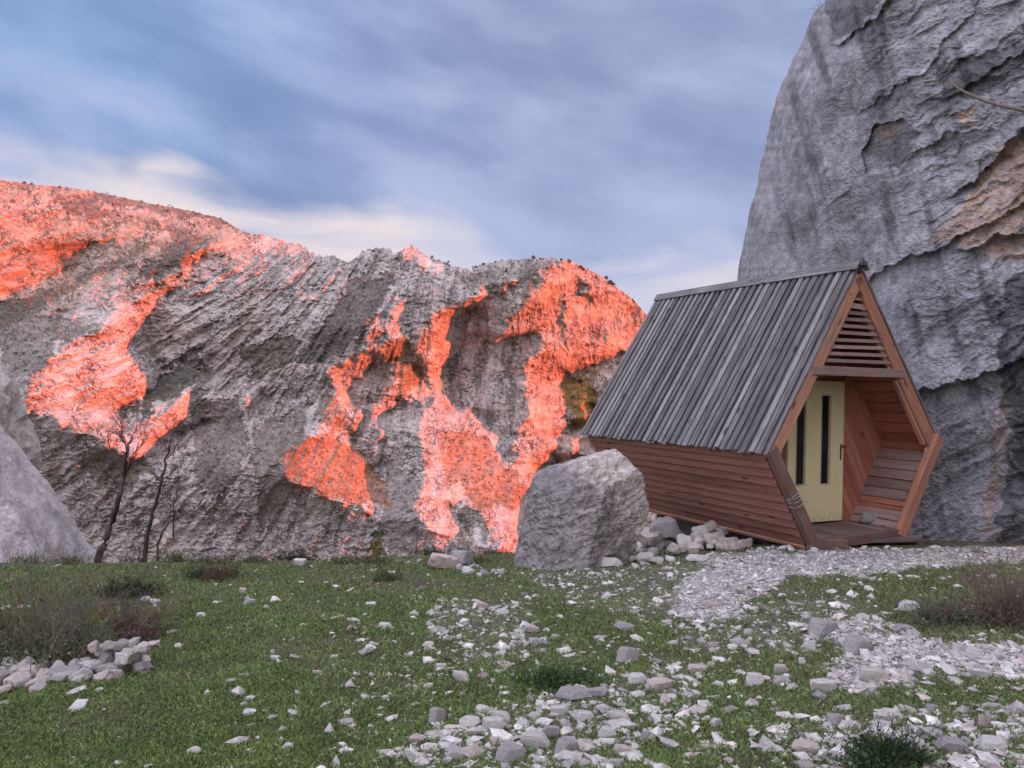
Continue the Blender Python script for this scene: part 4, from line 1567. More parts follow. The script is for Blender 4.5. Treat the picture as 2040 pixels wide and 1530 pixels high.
    for i in range(24):
        z0 = HA * i / 24
        pl = clip(clip([(p[0] * .985, p[1] * .985 + .01) for p in hexo], (0, z0 + .003), (0, 1)), (0, z0 + HA / 24 - .003), (0, -1))
        if len(pl) > 2:
            w.prism([(x, HL - .04, z) for x, z in pl], (0, 1, 0), 0, .022, (1, 0, 0))
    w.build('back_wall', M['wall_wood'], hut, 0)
    # ---- floor joists underneath
    w = Wood(7)
    for yy in (.35, 1.3, 2.3, 3.3):
        w.beam((-HB + .05, yy, .0), (HB - .05, yy, .0), (0, 0, 1), .1, (0, 1, 0), .07)
    for xx in (-.6, .6):
        w.beam((xx, .1, -.055), (xx, HL - .1, -.055), (0, 0, 1), .1, (1, 0, 0), .07, .1)
    w.build('joist', M['post_wood'], hut)
    # ---- front frame: rafters, lower posts, foot beam
    def member(p, q, width, mat, name, y0=-.045, th=.10, tone=.6, e0=0, e1=0, inset=0.0):
        w = Wood(hash(name) % 97 + int(p[0] * 10) + 50)
        inn = inward(p, q)
        a, c = v3(p, y0) + inn * (width / 2 + inset), v3(q, y0) + inn * (width / 2 + inset)
        w.beam(a, c, inn, width, (0, 1, 0), th, tone, (e0, e1))
        return w.build(name, mat, hut, .006)
    member(A, Lc, .165, M['frame_wood'], 'rafter', tone=.95, e0=-.10, e1=.02)
    member(A, Rc, .175, M['frame_wood'], 'rafter', tone=.35, e0=-.10, e1=.04)
    member(Lc, BL, .135, M['post_wood'], 'corner_post', y0=-.075, th=.10, tone=.4, e0=.03, e1=.05)
    member(Rc, BR, .150, M['frame_wood'], 'corner_post', y0=-.095, th=.10, tone=.25, e0=.09, e1=.06)
    # thin pale batten along the inside edge of the right rafter
    w = Wood(9)
    inn = inward(A, Rc)
    a = v3(A, .0) * .42 + v3(Rc, .0) * .58 + inn * .185
    c = v3(A, .0) * .05 + v3(Rc, .0) * .95 + inn * .185
    a.y = c.y = -.01
    w.beam(a, c, inn, .05, (0, 1, 0), .06, 1.0)
    w.build('edge_batten', M['frame_wood'], hut)
    w = Wood(10)
    w.beam((-HB - .02, -.07, .02), (HB + .03, -.07, .02), (0, 0, 1), .13, (0, 1, 0), .09, .1)
    w.build('foot_beam', M['post_wood'], hut, .006)
    # ---- transom beam and gable slats
    def xat(z, m=.0):
        return HW * (HA - z) / (HA - HE) - m
    w = Wood(11)
    zt = 2.16
    w.beam((-xat(zt) + .05, -.065, zt), (xat(zt) - .03, -.065, zt - .035), (0, 0, 1), .115, (0, 1, 0), .05, .55)
    w.build('transom', M['slat_wood'], hut, .005)
    for i in range(10):
        z = 2.285 + i * .088
        w = Wood(60 + i)
        x = xat(z) - .17 + rnd.uniform(-.01, .02)
        if x < .06:
            x = .07
        hh = .047 if i < 8 else (.075 if i == 8 else .04)
        w.beam((-x, -.02, z + rnd.uniform(-.006, .006)), (x, -.02, z - .012 + rnd.uniform(-.008, .008)), (0, .25, 1), hh, (0, 1, 0), .022)
        w.build('gable_slat', M['slat_wood'], hut, .002)
    # little cleats the slats rest on
    for sgn in (-1, 1):
        w = Wood(80 + sgn)
        inn = inward(A, (sgn * HW, HE))
        a = Vector((sgn * xat(2.2), .0, 2.2)) + inn * .20
        c = Vector((sgn * xat(3.1), .0, 3.1)) + inn * .20
        w.beam(a, c, inn, .05, (0, 1, 0), .05, .7)
        w.build('slat_cleat', M['frame_wood'], hut)
    # ---- porch ceiling and bulkhead with the door
    w = Wood(12)
    zc = 2.10
    for i in range(6):
        y0 = -.0 + i * .135
        xx = xat(zc) - .06
        w.prism([(-xx, y0 + .003, zc), (xx, y0 + .003, zc), (xx, y0 + .132, zc), (-xx, y0 + .132, zc)], (0, 0, 1), 0, .02, (1, 0, 0))
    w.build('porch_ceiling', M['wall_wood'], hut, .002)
    yb = .80
    dl, dr, db, dt = -.42, .64, .085, 2.02
    k = .985
    hexi = [(p[0] * k, p[1] * k + .012) for p in hexo]
    def region(x0, x1, z0, z1):
        pl = hexi
        for p, n in (((x0, 0), (1, 0)), ((x1, 0), (-1, 0)), ((0, z0), (0, 1)), ((0, z1), (0, -1))):
            pl = clip(pl, p, n)
        return pl
    w = Wood(13)
    ang = math.radians(27)             # boards lean, rising to the left
    ax = Vector((-math.sin(ang), 0, math.cos(ang)))
    nn = (math.cos(ang), math.sin(ang))
    for reg in (region(dr + .03, 3, 0, 4), region(-3, dl - .03, 0, 4)):
        s = -3.0
        while s < 3.5:
            pl = clip(clip(reg, (nn[0] * (s + .003), nn[1] * (s + .003)), nn), (nn[0] * (s + .112), nn[1] * (s + .112)), (-nn[0], -nn[1]))
            if len(pl) > 2:
                w.prism([(x, yb, z) for x, z in pl], (0, 1, 0), 0, .02, ax)
            s += .115
    for i in range(14):
        z0 = dt + .03 + i * .11
        pl = region(dl - .028, dr + .028, z0 + .002, z0 + .107)
        if len(pl) > 2:
            w.prism([(x, yb, z) for x, z in pl], (0, 1, 0), 0, .02, (1, 0, 0))
    w.build('porch_wall', M['porch_wood'], hut, .002)
    w = Wood(14)
    w.prism([(x, yb + .06, z) for x, z in hexi], (0, 1, 0), 0, .01, (1, 0, 0), .0)
    w.build('inner_lining', M['post_wood'], hut, 0)
    # door, built flat with two window slots
    e = Matrix.Rotation(math.radians(1.6), 4, 'Y')
    slots = [(-.265, -.105), (.205, .365)]
    zs0, zs1 = db + .52, dt - .20
    def door_piece(x0, x1, z0, z1, y0, y1, W):
        W.prism([(x0, 0, z0), (x1, 0, z0), (x1, 0, z1), (x0, 0, z1)], (0, 1, 0), y0, y1, (0, 0, 1))
    W_ = Wood(15)
    xs = [dl, slots[0][0], slots[0][1], slots[1][0], slots[1][1], dr]
    door_piece(dl, dr, db, zs0, yb - .03, yb + .01, W_)
    door_piece(dl, dr, zs1, dt, yb - .03, yb + .01, W_)
    for i in (0, 2, 4):
        door_piece(xs[i], xs[i + 1], zs0, zs1, yb - .03, yb + .01, W_)
    door = W_.build('door', M['door'], hut, 0)
    # keep the door in the hut but a little out of plumb
    piv = Matrix.Translation((dr, 0, db))
    door.matrix_local = piv @ e @ piv.inverted()
    for (a, b) in slots:
        W_ = Wood(16)
        door_piece(a + .001, b - .001, zs0 + .001, zs1 - .001, yb - .008, yb + .004, W_)
        W_.build('window_pane', M['glass'], door, 0)
        W_ = Wood(17)
        t_ = .016
        door_piece(a - t_, a, zs0 - t_, zs1 + t_, yb - .036, yb - .0303, W_)
        door_piece(b, b + t_, zs0 - t_, zs1 + t_, yb - .036, yb - .0303, W_)
        door_piece(a, b, zs0 - t_, zs0, yb - .036, yb - .0303, W_)
        door_piece(a, b, zs1, zs1 + t_, yb - .036, yb - .0303, W_)
        W_.build('window_frame', M['door_trim'], door, 0)
    W_ = Wood(18)
    hx, hz = dr - .055, 1.06
    W_.prism([(hx - .014, 0, hz - .13), (hx + .014, 0, hz - .13), (hx + .014, 0, hz + .09), (hx - .014, 0, hz + .09)], (0, 1, 0), yb - .038, yb - .0302, (0, 0, 1))
    W_.prism([(hx - .012, 0, hz + .045), (hx + .012, 0, hz + .045), (hx + .012, 0, hz + .07), (hx - .012, 0, hz + .07)], (0, 1, 0), yb - .085, yb - .036, (0, 0, 1))
    W_.prism([(hx - .012, 0, hz + .047), (hx + .05, 0, hz + .047), (hx + .05, 0, hz + .068), (hx - .012, 0, hz + .068)], (0, 1, 0), yb - .09, yb - .075, (1, 0, 0))
    W_.build('handle', M['metal'], door, .003)
    W_ = Wood(19)
    for (a, b, z0, z1) in ((dl - .035, dl - .004, db, dt + .035), (dr + .004, dr + .035, db, dt + .035), (dl - .004, dr + .004, dt + .004, dt + .035)):
        W_.prism([(a, 0, z0), (b, 0, z0), (b, 0, z1), (a, 0, z1)], (0, 1, 0), yb - .012, yb + .03, (0, 0, 1), .2)
    W_.build('door_frame', M['porch_wood'], hut, .002)
    # small pale bracket at the right corner
    W_ = Wood(25)
    W_.beam((HW - .20, -.0, HE - .10), (HW - .10, -.0, HE + .02), (1, 0, -1), .05, (0, 1, 0), .02)
    W_.build('corner_bracket', M['plastic'], hut, .003)
    # posts that carry the back over the slope
    for (x, y) in ((-.62, 3.2), (.62, 3.2), (.62, 1.3), (-.62, .9)):
        P = HUT_M @ Vector((x, y, 0))
        gz = float(ground_z(P.x, P.y)) - HUT_LOC[2] - .1
        if gz < -.14:
            W_ = Wood(90)
            W_.prism([(x - .06, y - .06, 0), (x + .06, y - .06, 0), (x + .06, y + .06, 0), (x - .06, y + .06, 0)], (0, 0, 1), gz, -.11, (0, 0, 1), .2)
            W_.build('support_post', M['post_wood'], hut, .005)
    return hut


hut = build_hut()


def build_step():
    r = random.Random(8)
    st = empty('wooden_step', (4.7, 10.1, CZ - 2.2))
    tag(st, 'low weathered plank step lying in front of the hut porch', 'step')
    def at(px, py, h):
        y = F * h / (py - CY)
        return Vector(((px - CX) / F * y - 4.7, y - 10.1, -h + 2.2))
    fl, fr, br, bl = at(1683, 1078, 2.0), at(1846, 1074, 2.0), at(1788, 1061, 2.0), at(1628, 1063, 2.0)
    w = Wood(1)
    n = 3
    for i in range(n):
        a0, a1 = i / n + .006, (i + 1) / n - .006
        w.prism([fl.lerp(bl, a0), fr.lerp(br, a0), fr.lerp(br, a1), fl.lerp(bl, a1)], (0, 0, 1), -.035 + r.uniform(-.003, .003), r.uniform(0, .004), fr - fl)
    w.build('tread', M['step_wood'], st)
    w = Wood(2)
    for t in (.10, .90):
        a, b = fl.lerp(fr, t), bl.lerp(br, t)
        w.beam(a + Vector((0, .02, -.085)), b + Vector((0, 0, -.085)), (0, 0, 1), .095, (1, 0, 0), .08, .1)
    w.build('bearer', M['post_wood'], st)
    sl = empty('timber_sleeper', (4.05, 9.35, 0))
    bpy.data.objects.remove(sl)
    w = Wood(3)
    a, b = on_ground(1612, 1096), on_ground(1698, 1098)
    a, b = Vector(a), Vector(b)
    c = (a + b) / 2
    w.beam(a - c + Vector((0, .12, .05)), b - c + Vector((0, .10, .05)), (0, 0, 1), .12, (0, 1, 0), .14, .0)
    o = w.build('timber_sleeper', M['post_wood'], None, .01)
    o.location = c
    tag(o, 'short dark timber block on the gravel under the left hut post', 'timber')


build_step()

# ------------------------------------------------------------------ tubes: branches, wire
class Tubes:
    def __init__(self, sides=5):
        self.v, self.f, self.c = [], [], []
        self.s = sides

    def add(self, pts, rad, col=None):
        pts = [Vector(p) for p in pts]
        b = len(self.v)
        up = Vector((0.31, 0.2, 0.93))
        for i, p in enumerate(pts):
            d = (pts[min(i + 1, len(pts) - 1)] - pts[max(i - 1, 0)]).normalized()
            x = d.cross(up)
            if x.length < 1e-3:
                x = d.cross(Vector((1, 0, 0)))
            x.normalize()
            y = d.cross(x)
            for k in range(self.s):
                a = 2 * math.pi * k / self.s
                self.v.append((p + (x * math.cos(a) + y * math.sin(a)) * rad[i])[:])
                self.c.append(col or (.07, .058, .052))
        for i in range(len(pts) - 1):
            for k in range(self.s):
                k2 = (k + 1) % self.s
                self.f.append((b + i * self.s + k, b + i * self.s + k2, b + (i + 1) * self.s + k2, b + (i + 1) * self.s + k))

    def build(self, name, mat, parent=None):
        c = np.array(self.c)
        return mesh_np(name, np.array(self.v), np.array(self.f), mat, parent, smooth=True, attrs={'col': np.concatenate([c, np.ones((len(c), 1))], 1)})


def grow(T, p, d, length, rad, depth, r, spread=.55, up=.25, nseg=5, kids=(3, 4), col=None, shrink=.62):
    pts, rads = [Vector(p)], [rad]
    dd = Vector(d).normalized()
    for i in range(nseg):
        dd = (dd + Vector((r.gauss(0, .10), r.gauss(0, .10), r.gauss(0, .08) + up * .12))).normalized()
        pts.append(pts[-1] + dd * length / nseg)
        rads.append(max(.0012, rad * (1 - .75 * (i + 1) / nseg)))
    T.add(pts, rads, col)
    if depth > 0:
        for _ in range(r.randint(*kids)):
            i = r.randint(1, nseg)
            ax = Vector((r.gauss(0, 1), r.gauss(0, 1), r.gauss(0, 1))).normalized()
            nd = (pts[i] - pts[i - 1]).normalized() + ax * spread * r.uniform(.7, 1.3)
            grow(T, pts[i], nd, length * shrink * r.uniform(.7, 1.15), rads[i] * .72, depth - 1, r, spread, up, max(3, nseg - 1), kids, col, shrink)


def px_at(px, py, y):
    return Vector(((px - CX) / F * y, y, CZ + (CY - py) / F * y))


def bare_tree(name, foot, path, y, r0, seed, label, limbs, group=None, depth=3):
    """path: pixels of the trunk; limbs: (start index on the path, pixel of the tip, radius)"""
    r = random.Random(seed)
    base = px_at(*foot, y)
    root = empty(name, base)
    tag(root, label, 'tree', group)
    pts = [px_at(*q, y + .12 * i * (-1) ** i * .3) - base for i, q in enumerate(path)]
    fine = []
    for i in range(len(pts) - 1):
        for t in (0, .25, .5, .75):
            fine.append(pts[i].lerp(pts[i + 1], t) + Vector((r.gauss(0, .012), r.gauss(0, .02), 0)))
    fine.append(pts[-1])
    rad = [max(.004, r0 * .72 * (1 - .85 * i / len(fine))) for i in range(len(fine))]
    T = Tubes(8)
    T.add([fine[0] - Vector((0, 0, .25))] + fine, [rad[0] * 1.15] + rad)
    T.build('trunk', M['bark'], root)
    C = Tubes(4)
    for (i0, tip, rr) in limbs:
        a = pts[i0] if isinstance(i0, int) else pts[int(i0)].lerp(pts[int(i0) + 1], i0 % 1)
        b = px_at(tip[0], tip[1], y + r.uniform(-.7, .7)) - base
        d = b - a
        L = d.length
        rr = rr * .55
        q, rads = [a], [rr]
        for k in range(1, 7):
            q.append(a + d * (k / 6) + Vector((r.gauss(0, .02), r.gauss(0, .03), .05 * math.sin(math.pi * k / 6) * L)))
            rads.append(max(.0022, rr * (1 - .85 * k / 6)))
        C.add(q, rads)
        for k in range(1, 7):
            for _ in range(3 if k > 2 else 2):
                ax = Vector((r.gauss(0, 1), r.gauss(0, 1), r.gauss(.35, .7))).normalized()
                grow(C, q[k], d.normalized() + ax * .75, L * r.uniform(.22, .42), rads[k] * .6 + .0016, depth - 2, r, .7, .4, 4, (3, 5), shrink=.6)
    C.build('crown', M['bark'], root)
    return root


def build_trees():
    bare_tree('bare_tree', (192, 1122), [(192, 1122), (208, 1085), (222, 1040), (238, 985), (247, 950), (252, 900), (262, 870)], 13.6, .095, 1,
              'bare tree leaning beside the smooth rock slab, the stoutest of three',
              [(4, (205, 870), .030), (4, (290, 870), .030), (5, (240, 835), .028), (5, (275, 845), .024), (3.5, (175, 925), .022), (4.3, (320, 905), .026), (3.2, (190, 975), .016), (5.5, (225, 858), .018), (2.2, (228, 1000), .012), (4.6, (300, 925), .02)])
    bare_tree('bare_tree', (286, 1115), [(286, 1115), (296, 1060), (310, 1005), (322, 960), (333, 915), (341, 880), (345, 850)], 14.5, .062, 2,
              'slender bare tree in the middle of three at the grass edge',
              [(3, (300, 940), .018), (4, (370, 880), .02), (5, (330, 838), .016), (4.5, (310, 870), .016), (3, (365, 925), .016), (5.5, (362, 845), .012), (2.4, (345, 960), .012), (6, (350, 835), .009)])
    bare_tree('bare_tree', (305, 1160), [(305, 1160), (311, 1120), (317, 1085), (325, 1058), (345, 1035), (362, 1026), (378, 1020)], 12.3, .034, 3,
              'thin crooked bare sapling bent sideways, rooted in the grass',
              [(3, (322, 1035), .010), (4, (340, 1005), .010), (5, (370, 1000), .008), (5, (390, 1035), .008), (3.4, (352, 985), .010), (6, (405, 1010), .006)], depth=3)
    bare_tree('bare_tree', (345, 1045), [(345, 1045), (346, 1015), (352, 980), (356, 955), (360, 930)], 14.3, .020, 4,
              'spindly bare young tree behind the crooked sapling', [(2, (372, 950), .009), (3, (345, 925), .009), (3, (378, 925), .008), (4, (366, 905), .007), (1.5, (338, 985), .007)], depth=3)


build_trees()


def twig_bush(name, px, py, wpx, hpx, n, seed, label, col, leaf=None, cat='bush', y=None, group=None, lean=.5, y_shift=0.0):
    r = random.Random(seed)
    P = Vector(on_ground(px, py)) if y is None else px_at(px, py, y)
    s = P.y / F
    root = empty(name, P)
    tag(root, label, cat, group)
    T = Tubes(3)
    tips = []
    for _ in range(n):
        ox, oy = r.gauss(0, wpx * s * .26), r.gauss(0, wpx * s * .16)
        g = float(ground_z(P.x + ox, P.y + oy)) - P.z if y is None else 0
        d = Vector((r.gauss(0, lean), r.gauss(0, lean), 1))
        L = hpx * s * r.uniform(.35, 1.0)
        c = tuple(v * r.uniform(.7, 1.35) for v in col)
        grow(T, (ox, oy, g - .01), d, L, .0028 + .0012 * r.random(), 2, r, .6, .2, 4, (2, 4), c, .6)
        tips.append((ox, oy, g, L))
    T.build('twigs', M['leaf'], root)
    if leaf:
        lc, nl, size = leaf
        rr = np.random.default_rng(seed)
        k = rr.integers(len(tips), size=nl)
        t = np.array(tips)[k]
        h = rr.uniform(.0, .75, nl) * t[:, 3]
        C = np.stack([t[:, 0] + rr.normal(0, .07, nl), t[:, 1] + rr.normal(0, .07, nl), t[:, 2] + h], -1)
        V = C[:, None, :] + rr.normal(0, size, (nl, 3, 3))
        c = np.array(lc)[None] * rr.uniform(.6, 1.4, (nl, 1))
        c = np.repeat(c, 3, 0)
        mesh_np('leaves', V.reshape(-1, 3), np.arange(nl * 3).reshape(-1, 3), M['leaf'], root, attrs={'col': np.concatenate([c, np.ones((len(c), 1))], 1)})
    return root


def build_bushes():
    dry = (.19, .14, .115)
    ol = (.175, .15, .11)
    twig_bush('dry_bush', 95, 1318, 250, 160, 130, 1, 'wide tangled grey-green bush behind the curved row of piled stones', ol, ((.11, .125, .07), 1700, .011))
    twig_bush('dry_bush', 15, 1300, 160, 120, 60, 2, 'low twiggy bush at the left end of the piled stone row', ol, ((.11, .12, .07), 600, .011))
    twig_bush('dry_bush', 268, 1275, 110, 75, 90, 3, 'dense reddish brown twiggy bush above the heaped stones', (.18, .11, .09), ((.10, .08, .065), 350, .010))
    twig_bush('dry_stalk', 305, 1275, 10, 120, 1, 4, 'tall thin dry stalk beside the brown bush', (.07, .05, .045), cat='stalk', lean=.05)
    twig_bush('dry_bush', 432, 1158, 70, 40, 40, 5, 'small reddish dry bush near the far rim of the lawn', (.13, .075, .06))
    twig_bush('weed_clump', 250, 1188, 90, 32, 110, 6, 'dark green weeds growing by two small stones in the lawn', (.05, .06, .035), ((.040, .062, .026), 1400, .014), cat='weeds')
    twig_bush('weed_clump', 1440 - 1020 + 0, 1150, 90, 28, 30, 16, 'low leafy weeds beside the small reddish dry bush', (.05, .06, .035), ((.045, .075, .028), 900, .012), cat='weeds')
    twig_bush('dry_bush', 2010, 1245, 120, 110, 120, 7, 'dry reddish brown bush at the photo edge below the cliff', (.19, .125, .10), ((.11, .10, .07), 900, .010))
    twig_bush('dry_bush', 1890, 1240, 130, 45, 110, 8, 'flat straggly bush around the broad half-buried stone', ol, ((.07, .085, .04), 1500, .010))
    twig_bush('grass_tussock', 1765, 1530, 110, 60, 90, 9, 'dark green feathery tuft in the nearest grass by the pale stones', (.035, .06, .028), ((.035, .06, .024), 2500, .008), cat='tussock')
    twig_bush('grass_tussock', 1110, 1365, 120, 30, 80, 10, 'low dark green leafy patch above the long flat brownish stone', (.045, .08, .028), ((.045, .085, .028), 1500, .010), cat='tussock')
    twig_bush('grass_tussock', 770, 1158, 50, 26, 60, 11, 'pale green grass tussock left of the pinkish rock on the rim', (.085, .10, .05), cat='tussock', lean=.7)
    twig_bush('dry_bush', 258, 1122, 90, 26, 60, 12, 'low brown scrub at the foot of the two taller bare trees', (.12, .08, .065), y=13.3)
    twig_bush('rim_bush', 588, 1128, 76, 28, 120, 13, 'dark rounded evergreen bush on the grass rim, left of middle', (.035, .04, .025), ((.035, .042, .024), 2200, .014), y=13.0)
    twig_bush('rim_bush', 862, 1118, 70, 26, 120, 14, 'dark green bush on the rim behind the pinkish rock', (.045, .055, .03), ((.045, .055, .028), 1800, .014), y=13.1)
    twig_bush('rim_bush', 1000, 1112, 60, 14, 60, 15, 'low green bush on the rim, left of the big boulder', (.05, .07, .03), ((.05, .075, .028), 900, .012), y=13.0)

    rr = random.Random(5)
    for k, (px, lab) in enumerate(((60, 'nearest the smooth rock slab'), (140, 'just left of the stout bare tree'), (350, 'right of the crooked sapling'), (420, 'above the small reddish bush'), (505, 'left of the dark rim bush'), (690, 'midway along the open rim'), (745, 'left of the pale tussock'), (950, 'right of the pinkish rim rock'))):
        twig_bush('grass_tussock', px, 1122 + rr.uniform(-3, 3), rr.uniform(40, 70), rr.uniform(14, 24), 70, 40 + k, 'short rough grass tuft on the rim, ' + lab, (.13, .125, .07), ((.11, .14, .06), 400, .010), cat='tussock', lean=.8)


build_bushes()


def build_piles():
    # curved row and heap of stones at the left
    g = 'stones piled in a curved row on the lawn'
    row = []
    r = np.random.default_rng(33)
    for (x0, x1, y0, y1, n, w0, w1) in ((0, 95, 1345, 1385, 12, 26, 46), (0, 225, 1330, 1362, 22, 30, 52), (150, 220, 1328, 1360, 8, 24, 40)):
        for _ in range(n):
            row.append((r.uniform(x0, x1), r.uniform(y0, y1), r.uniform(w0, w1), 0))
    for i in range(30):
        a = r.uniform(0, 1) ** .5
        px = 240 + (r.uniform(-1, 1)) * 55
        lev = 0 if i < 14 else (1 if i < 24 else 2)
        row.append((px, 1345 - lev * 18 - r.uniform(0, 22) , r.uniform(26, 44), lev))
    labels = {0: 'pale stone forming the bottom course of the curved stone row', 1: 'pale stone in the middle of the heap under the brown bush', 2: 'small pale stone on top of the heap under the brown bush'}
    for (px, py, w, lev) in row:
        P = on_ground(px, min(py + lev * 18, 1392))
        s = P[1] / F
        P = P + np.array([0, 0, lev * .075])
        me = int(RNG.integers(18))
        tone = ('buff', 'white', 'grey', 'pinkish', 'dark grey')[me % 5]
        size = 'small ' if w < 34 else ('large ' if w > 42 else '')
        if lev == 0 and px < 225:
            where = 'at the photo edge end of the curved stone row' if px < 60 else ('in the middle of the curved stone row' if px < 140 else 'where the curved stone row meets the heap')
        else:
            where = ('at the base of', 'halfway up', 'on top of')[lev] + ' the heap under the brown bush'
        stone(P, w * s / 2, w * s * .30, w * s * .42, label=f'{size}{tone} stone {where}', group=g, sink=.12, tilt=.35, mesh=me)
    # rubble under the hut
    g = 'rubble stones heaped under the hut floor'
    spots = []
    for i in range(46):
        t = r.uniform()
        px = 1360 + 130 * t
        top = 1058 + 30 * abs(t - .28) * 1.6
        spots.append((px, r.uniform(min(top, 1084), 1090), r.uniform(13, 28)))
    spots += [(1365, 1078, 44), (1400, 1060, 36), (1425, 1070, 40), (1380, 1090, 36), (1460, 1078, 36), (1480, 1082, 40), (1415, 1050, 34), (1345, 1092, 30), (1440, 1055, 30)]
    for (px, py, w) in spots:
        Y = 10.9 - (py - 1050) / 40 * .9
        p = px_at(px, py, Y)
        s = Y / F
        stone((p.x, p.y, p.z - w * s * .3), w * s / 2, w * s * .34, w * s * .45, label=('small ' if w < 24 else 'large ' if w > 32 else '') + 'pinkish grey rubble stone ' + ('at the boulder end of' if px < 1395 else 'at the crest of' if py < 1070 else 'low in' if px < 1450 else 'at the thin porch end of') + ' the heap under the hut', group=g, tilt=.5, mesh=int(r.choice([0, 3, 8, 13, 5])))
    for i, (px, py, w, me, la) in enumerate(((1298, 1062, 60, 3, 'rusty brown rock wedged between the boulder and the hut'), (1330, 1045, 62, 14, 'flat dark rock lying in the shadow under the hut'), (1330, 1078, 34, 4, 'small grey rock below the flat dark rock under the hut'), (1310, 1082, 40, 9, 'grey rock at the foot of the boulder under the hut'), (1280, 1096, 44, 2, 'pale rock leaning on the base of the big boulder'), (1350, 1062, 40, 12, 'small dark rock deepest under the hut beside the rubble heap'))):
        Y = 11.1
        p = px_at(px, py, Y)
        s = Y / F
        stone((p.x, p.y, p.z - w * s * .3), w * s / 2, w * s * .32, w * s * .6, label=la, tilt=.2, mesh=me, name='rock', cat='rock')
    # bedrock hump the back of the hut rests on
    c = HUT_M @ Vector((.0, 2.1, -.62))
    pl = [((0, 0, 1), .48), ((.15, -.1, 1), .50), ((-1, 0, .35), .50), ((-1, .3, .1), .55), ((1, 0, .1), .8), ((0, 1, .2), 1.6), ((0, -1, .25), 1.3), ((-.5, -1, .1), 1.2), ((0, 0, -1), 1.6)]
    o = rock('bedrock_hump', c, pl, 5, np.array([.20, .165, .145]), M['boulder'], [(.09, 1.6, True), (.04, 5, True)], 61, rz=HUT_YAW)
    tag(o, 'dark rocky ground hump in the shade beneath the raised hut floor', 'rock')
    # broken foot of the boulder
    g = 'broken pieces at the foot of the boulder'
    for (px, py, w) in ((1120, 1122, 34), (1150, 1126, 26), (1220, 1128, 60), (1250, 1120, 54), (1285, 1118, 50), (1310, 1122, 44), (1265, 1132, 30), (1180, 1130, 30), (1300, 1105, 40), (1335, 1118, 34), (1090, 1124, 22)):
        P = on_ground(px, py)
        s = P[1] / F
        w = w * .72
        stone(P, w * s / 2, w * s * .24, w * s * .4, label='jagged grey piece broken off at the foot of the big boulder', group=g, sink=.2, tilt=.3, name='rock', cat='rock')
    # rock and heap on the rim
    P = on_ground(882, 1132)
    s = P[1] / F
    stone(P, 33 * s, 17 * s, 28 * s, rz=.2, tilt=.1, mesh=3, label='blocky pinkish rock on the grass rim left of the big boulder', sink=.1, name='rock', cat='rock')
    stone(P + np.array([.22, .25, 0]), 27 * s, 15 * s, 22 * s, rz=.5, tilt=.1, mesh=4, label='grey rock standing just behind the blocky pinkish rock', sink=.1, name='rock', cat='rock')
    g = 'broken rock fragments beside the pinkish rim rock'
    for i in range(16):
        t = r.uniform()
        P = on_ground(905 + 100 * t, 1128 + 18 * r.uniform() + 8 * t)
        w = r.uniform(14, 30) * (1 - .4 * t)
        s = P[1] / F
        stone(P, w * s / 2, w * s * .3, None, label='broken grey fragment in the spill beside the pinkish rim rock', group=g, sink=.2, tilt=.3)
    # stones on the porch floor
    p = HUT_M @ Vector((.86, .50, .07))
    stone(p, .15, .085, .09, rz=.4, tilt=.1, mesh=9, label='grey stone lying on the porch floor by the door', sink=0.0)
    p = HUT_M @ Vector((-.93, -.16, 0))
    P = np.array([p.x, p.y, float(ground_z(p.x, p.y))])
    stone(P, .055, .035, .04, mesh=1, label='small white stone at the bottom corner of the hut side wall', sink=.1)
    # rope-like wire round the left post
    base = HUT_M @ Vector((-1.13, -.02, .62))
    wr = empty('wire_tie', base, HUT_YAW)
    T = Tubes(6)
    dn = Vector((HW - HB, 0, -HE)).normalized()
    sd = Vector((dn.z * -1, 0, dn.x)).normalized()
    for k, off in enumerate((-.03, .0, .035, .09)):
        pts = []
        for i in range(21):
            a = 2 * math.pi * i / 20
            pts.append(dn * (off + .02 * math.sin(a + k)) + sd * .088 * math.cos(a) + Vector((0, .072 * math.sin(a), 0)))
        T.add(pts, [.0055] * 21, (.3, .29, .28))
    T.add([dn * .09 + sd * .08, dn * .13 + sd * .13 + Vector((0, -.05, 0)), dn * .16 + sd * .12 + Vector((0, -.07, 0))], [.006, .008, .004])
    bpy.data.objects.remove(wr)
    o = T.build('wire_tie', M['wire'])
    o.location = base
    o.rotation_euler = (0, 0, HUT_YAW)
    tag(o, 'loops of grey wire tied round the left lower post of the hut', 'wire')
    # dead branch hanging out at upper right
    T = Tubes(7)
    y = 9.2
    pts = [px_at(1893, 163, 9.9), px_at(1908, 176, 9.7), px_at(1932, 188, 9.5), px_at(1965, 202, 9.3), px_at(2000, 212, 9.1), px_at(2045, 221, 8.9), px_at(2120, 232, 8.6), px_at(2260, 235, 8.4)]
    b = pts[0].copy()
    T.add([p - b for p in pts], [.006, .013, .017, .019, .02, .022, .026, .03], (.16, .13, .10))
    r2 = random.Random(3)
    for q in (pts[0], pts[1], pts[1]):
        grow(T, q - b, Vector((-1, .2, .5)), .22, .004, 1, r2, .8, .1, 4, (2, 3), (.20, .09, .07))
    o = T.build('dead_branch', M['leaf'])
    o.location = b
    tag(o, 'long thin dead branch reaching in front of the upper cliff', 'branch')
    # little bare shrub at the top edge of the cliff
    T = Tubes(3)
    b = px_at(1655, 22, 16.5)
    for i in range(9):
        grow(T, Vector((r2.gauss(0, .05), 0, -.1)), Vector((r2.gauss(-.5, .5), r2.gauss(0, .4), 1)), .32, .007, 2, r2, .6, .1, 4, (2, 3), (.045, .04, .04))
    o = T.build('bare_shrub', M['leaf'])
    o.location = b
    tag(o, 'small leafless shrub growing on the top edge of the cliff', 'shrub')


build_piles()


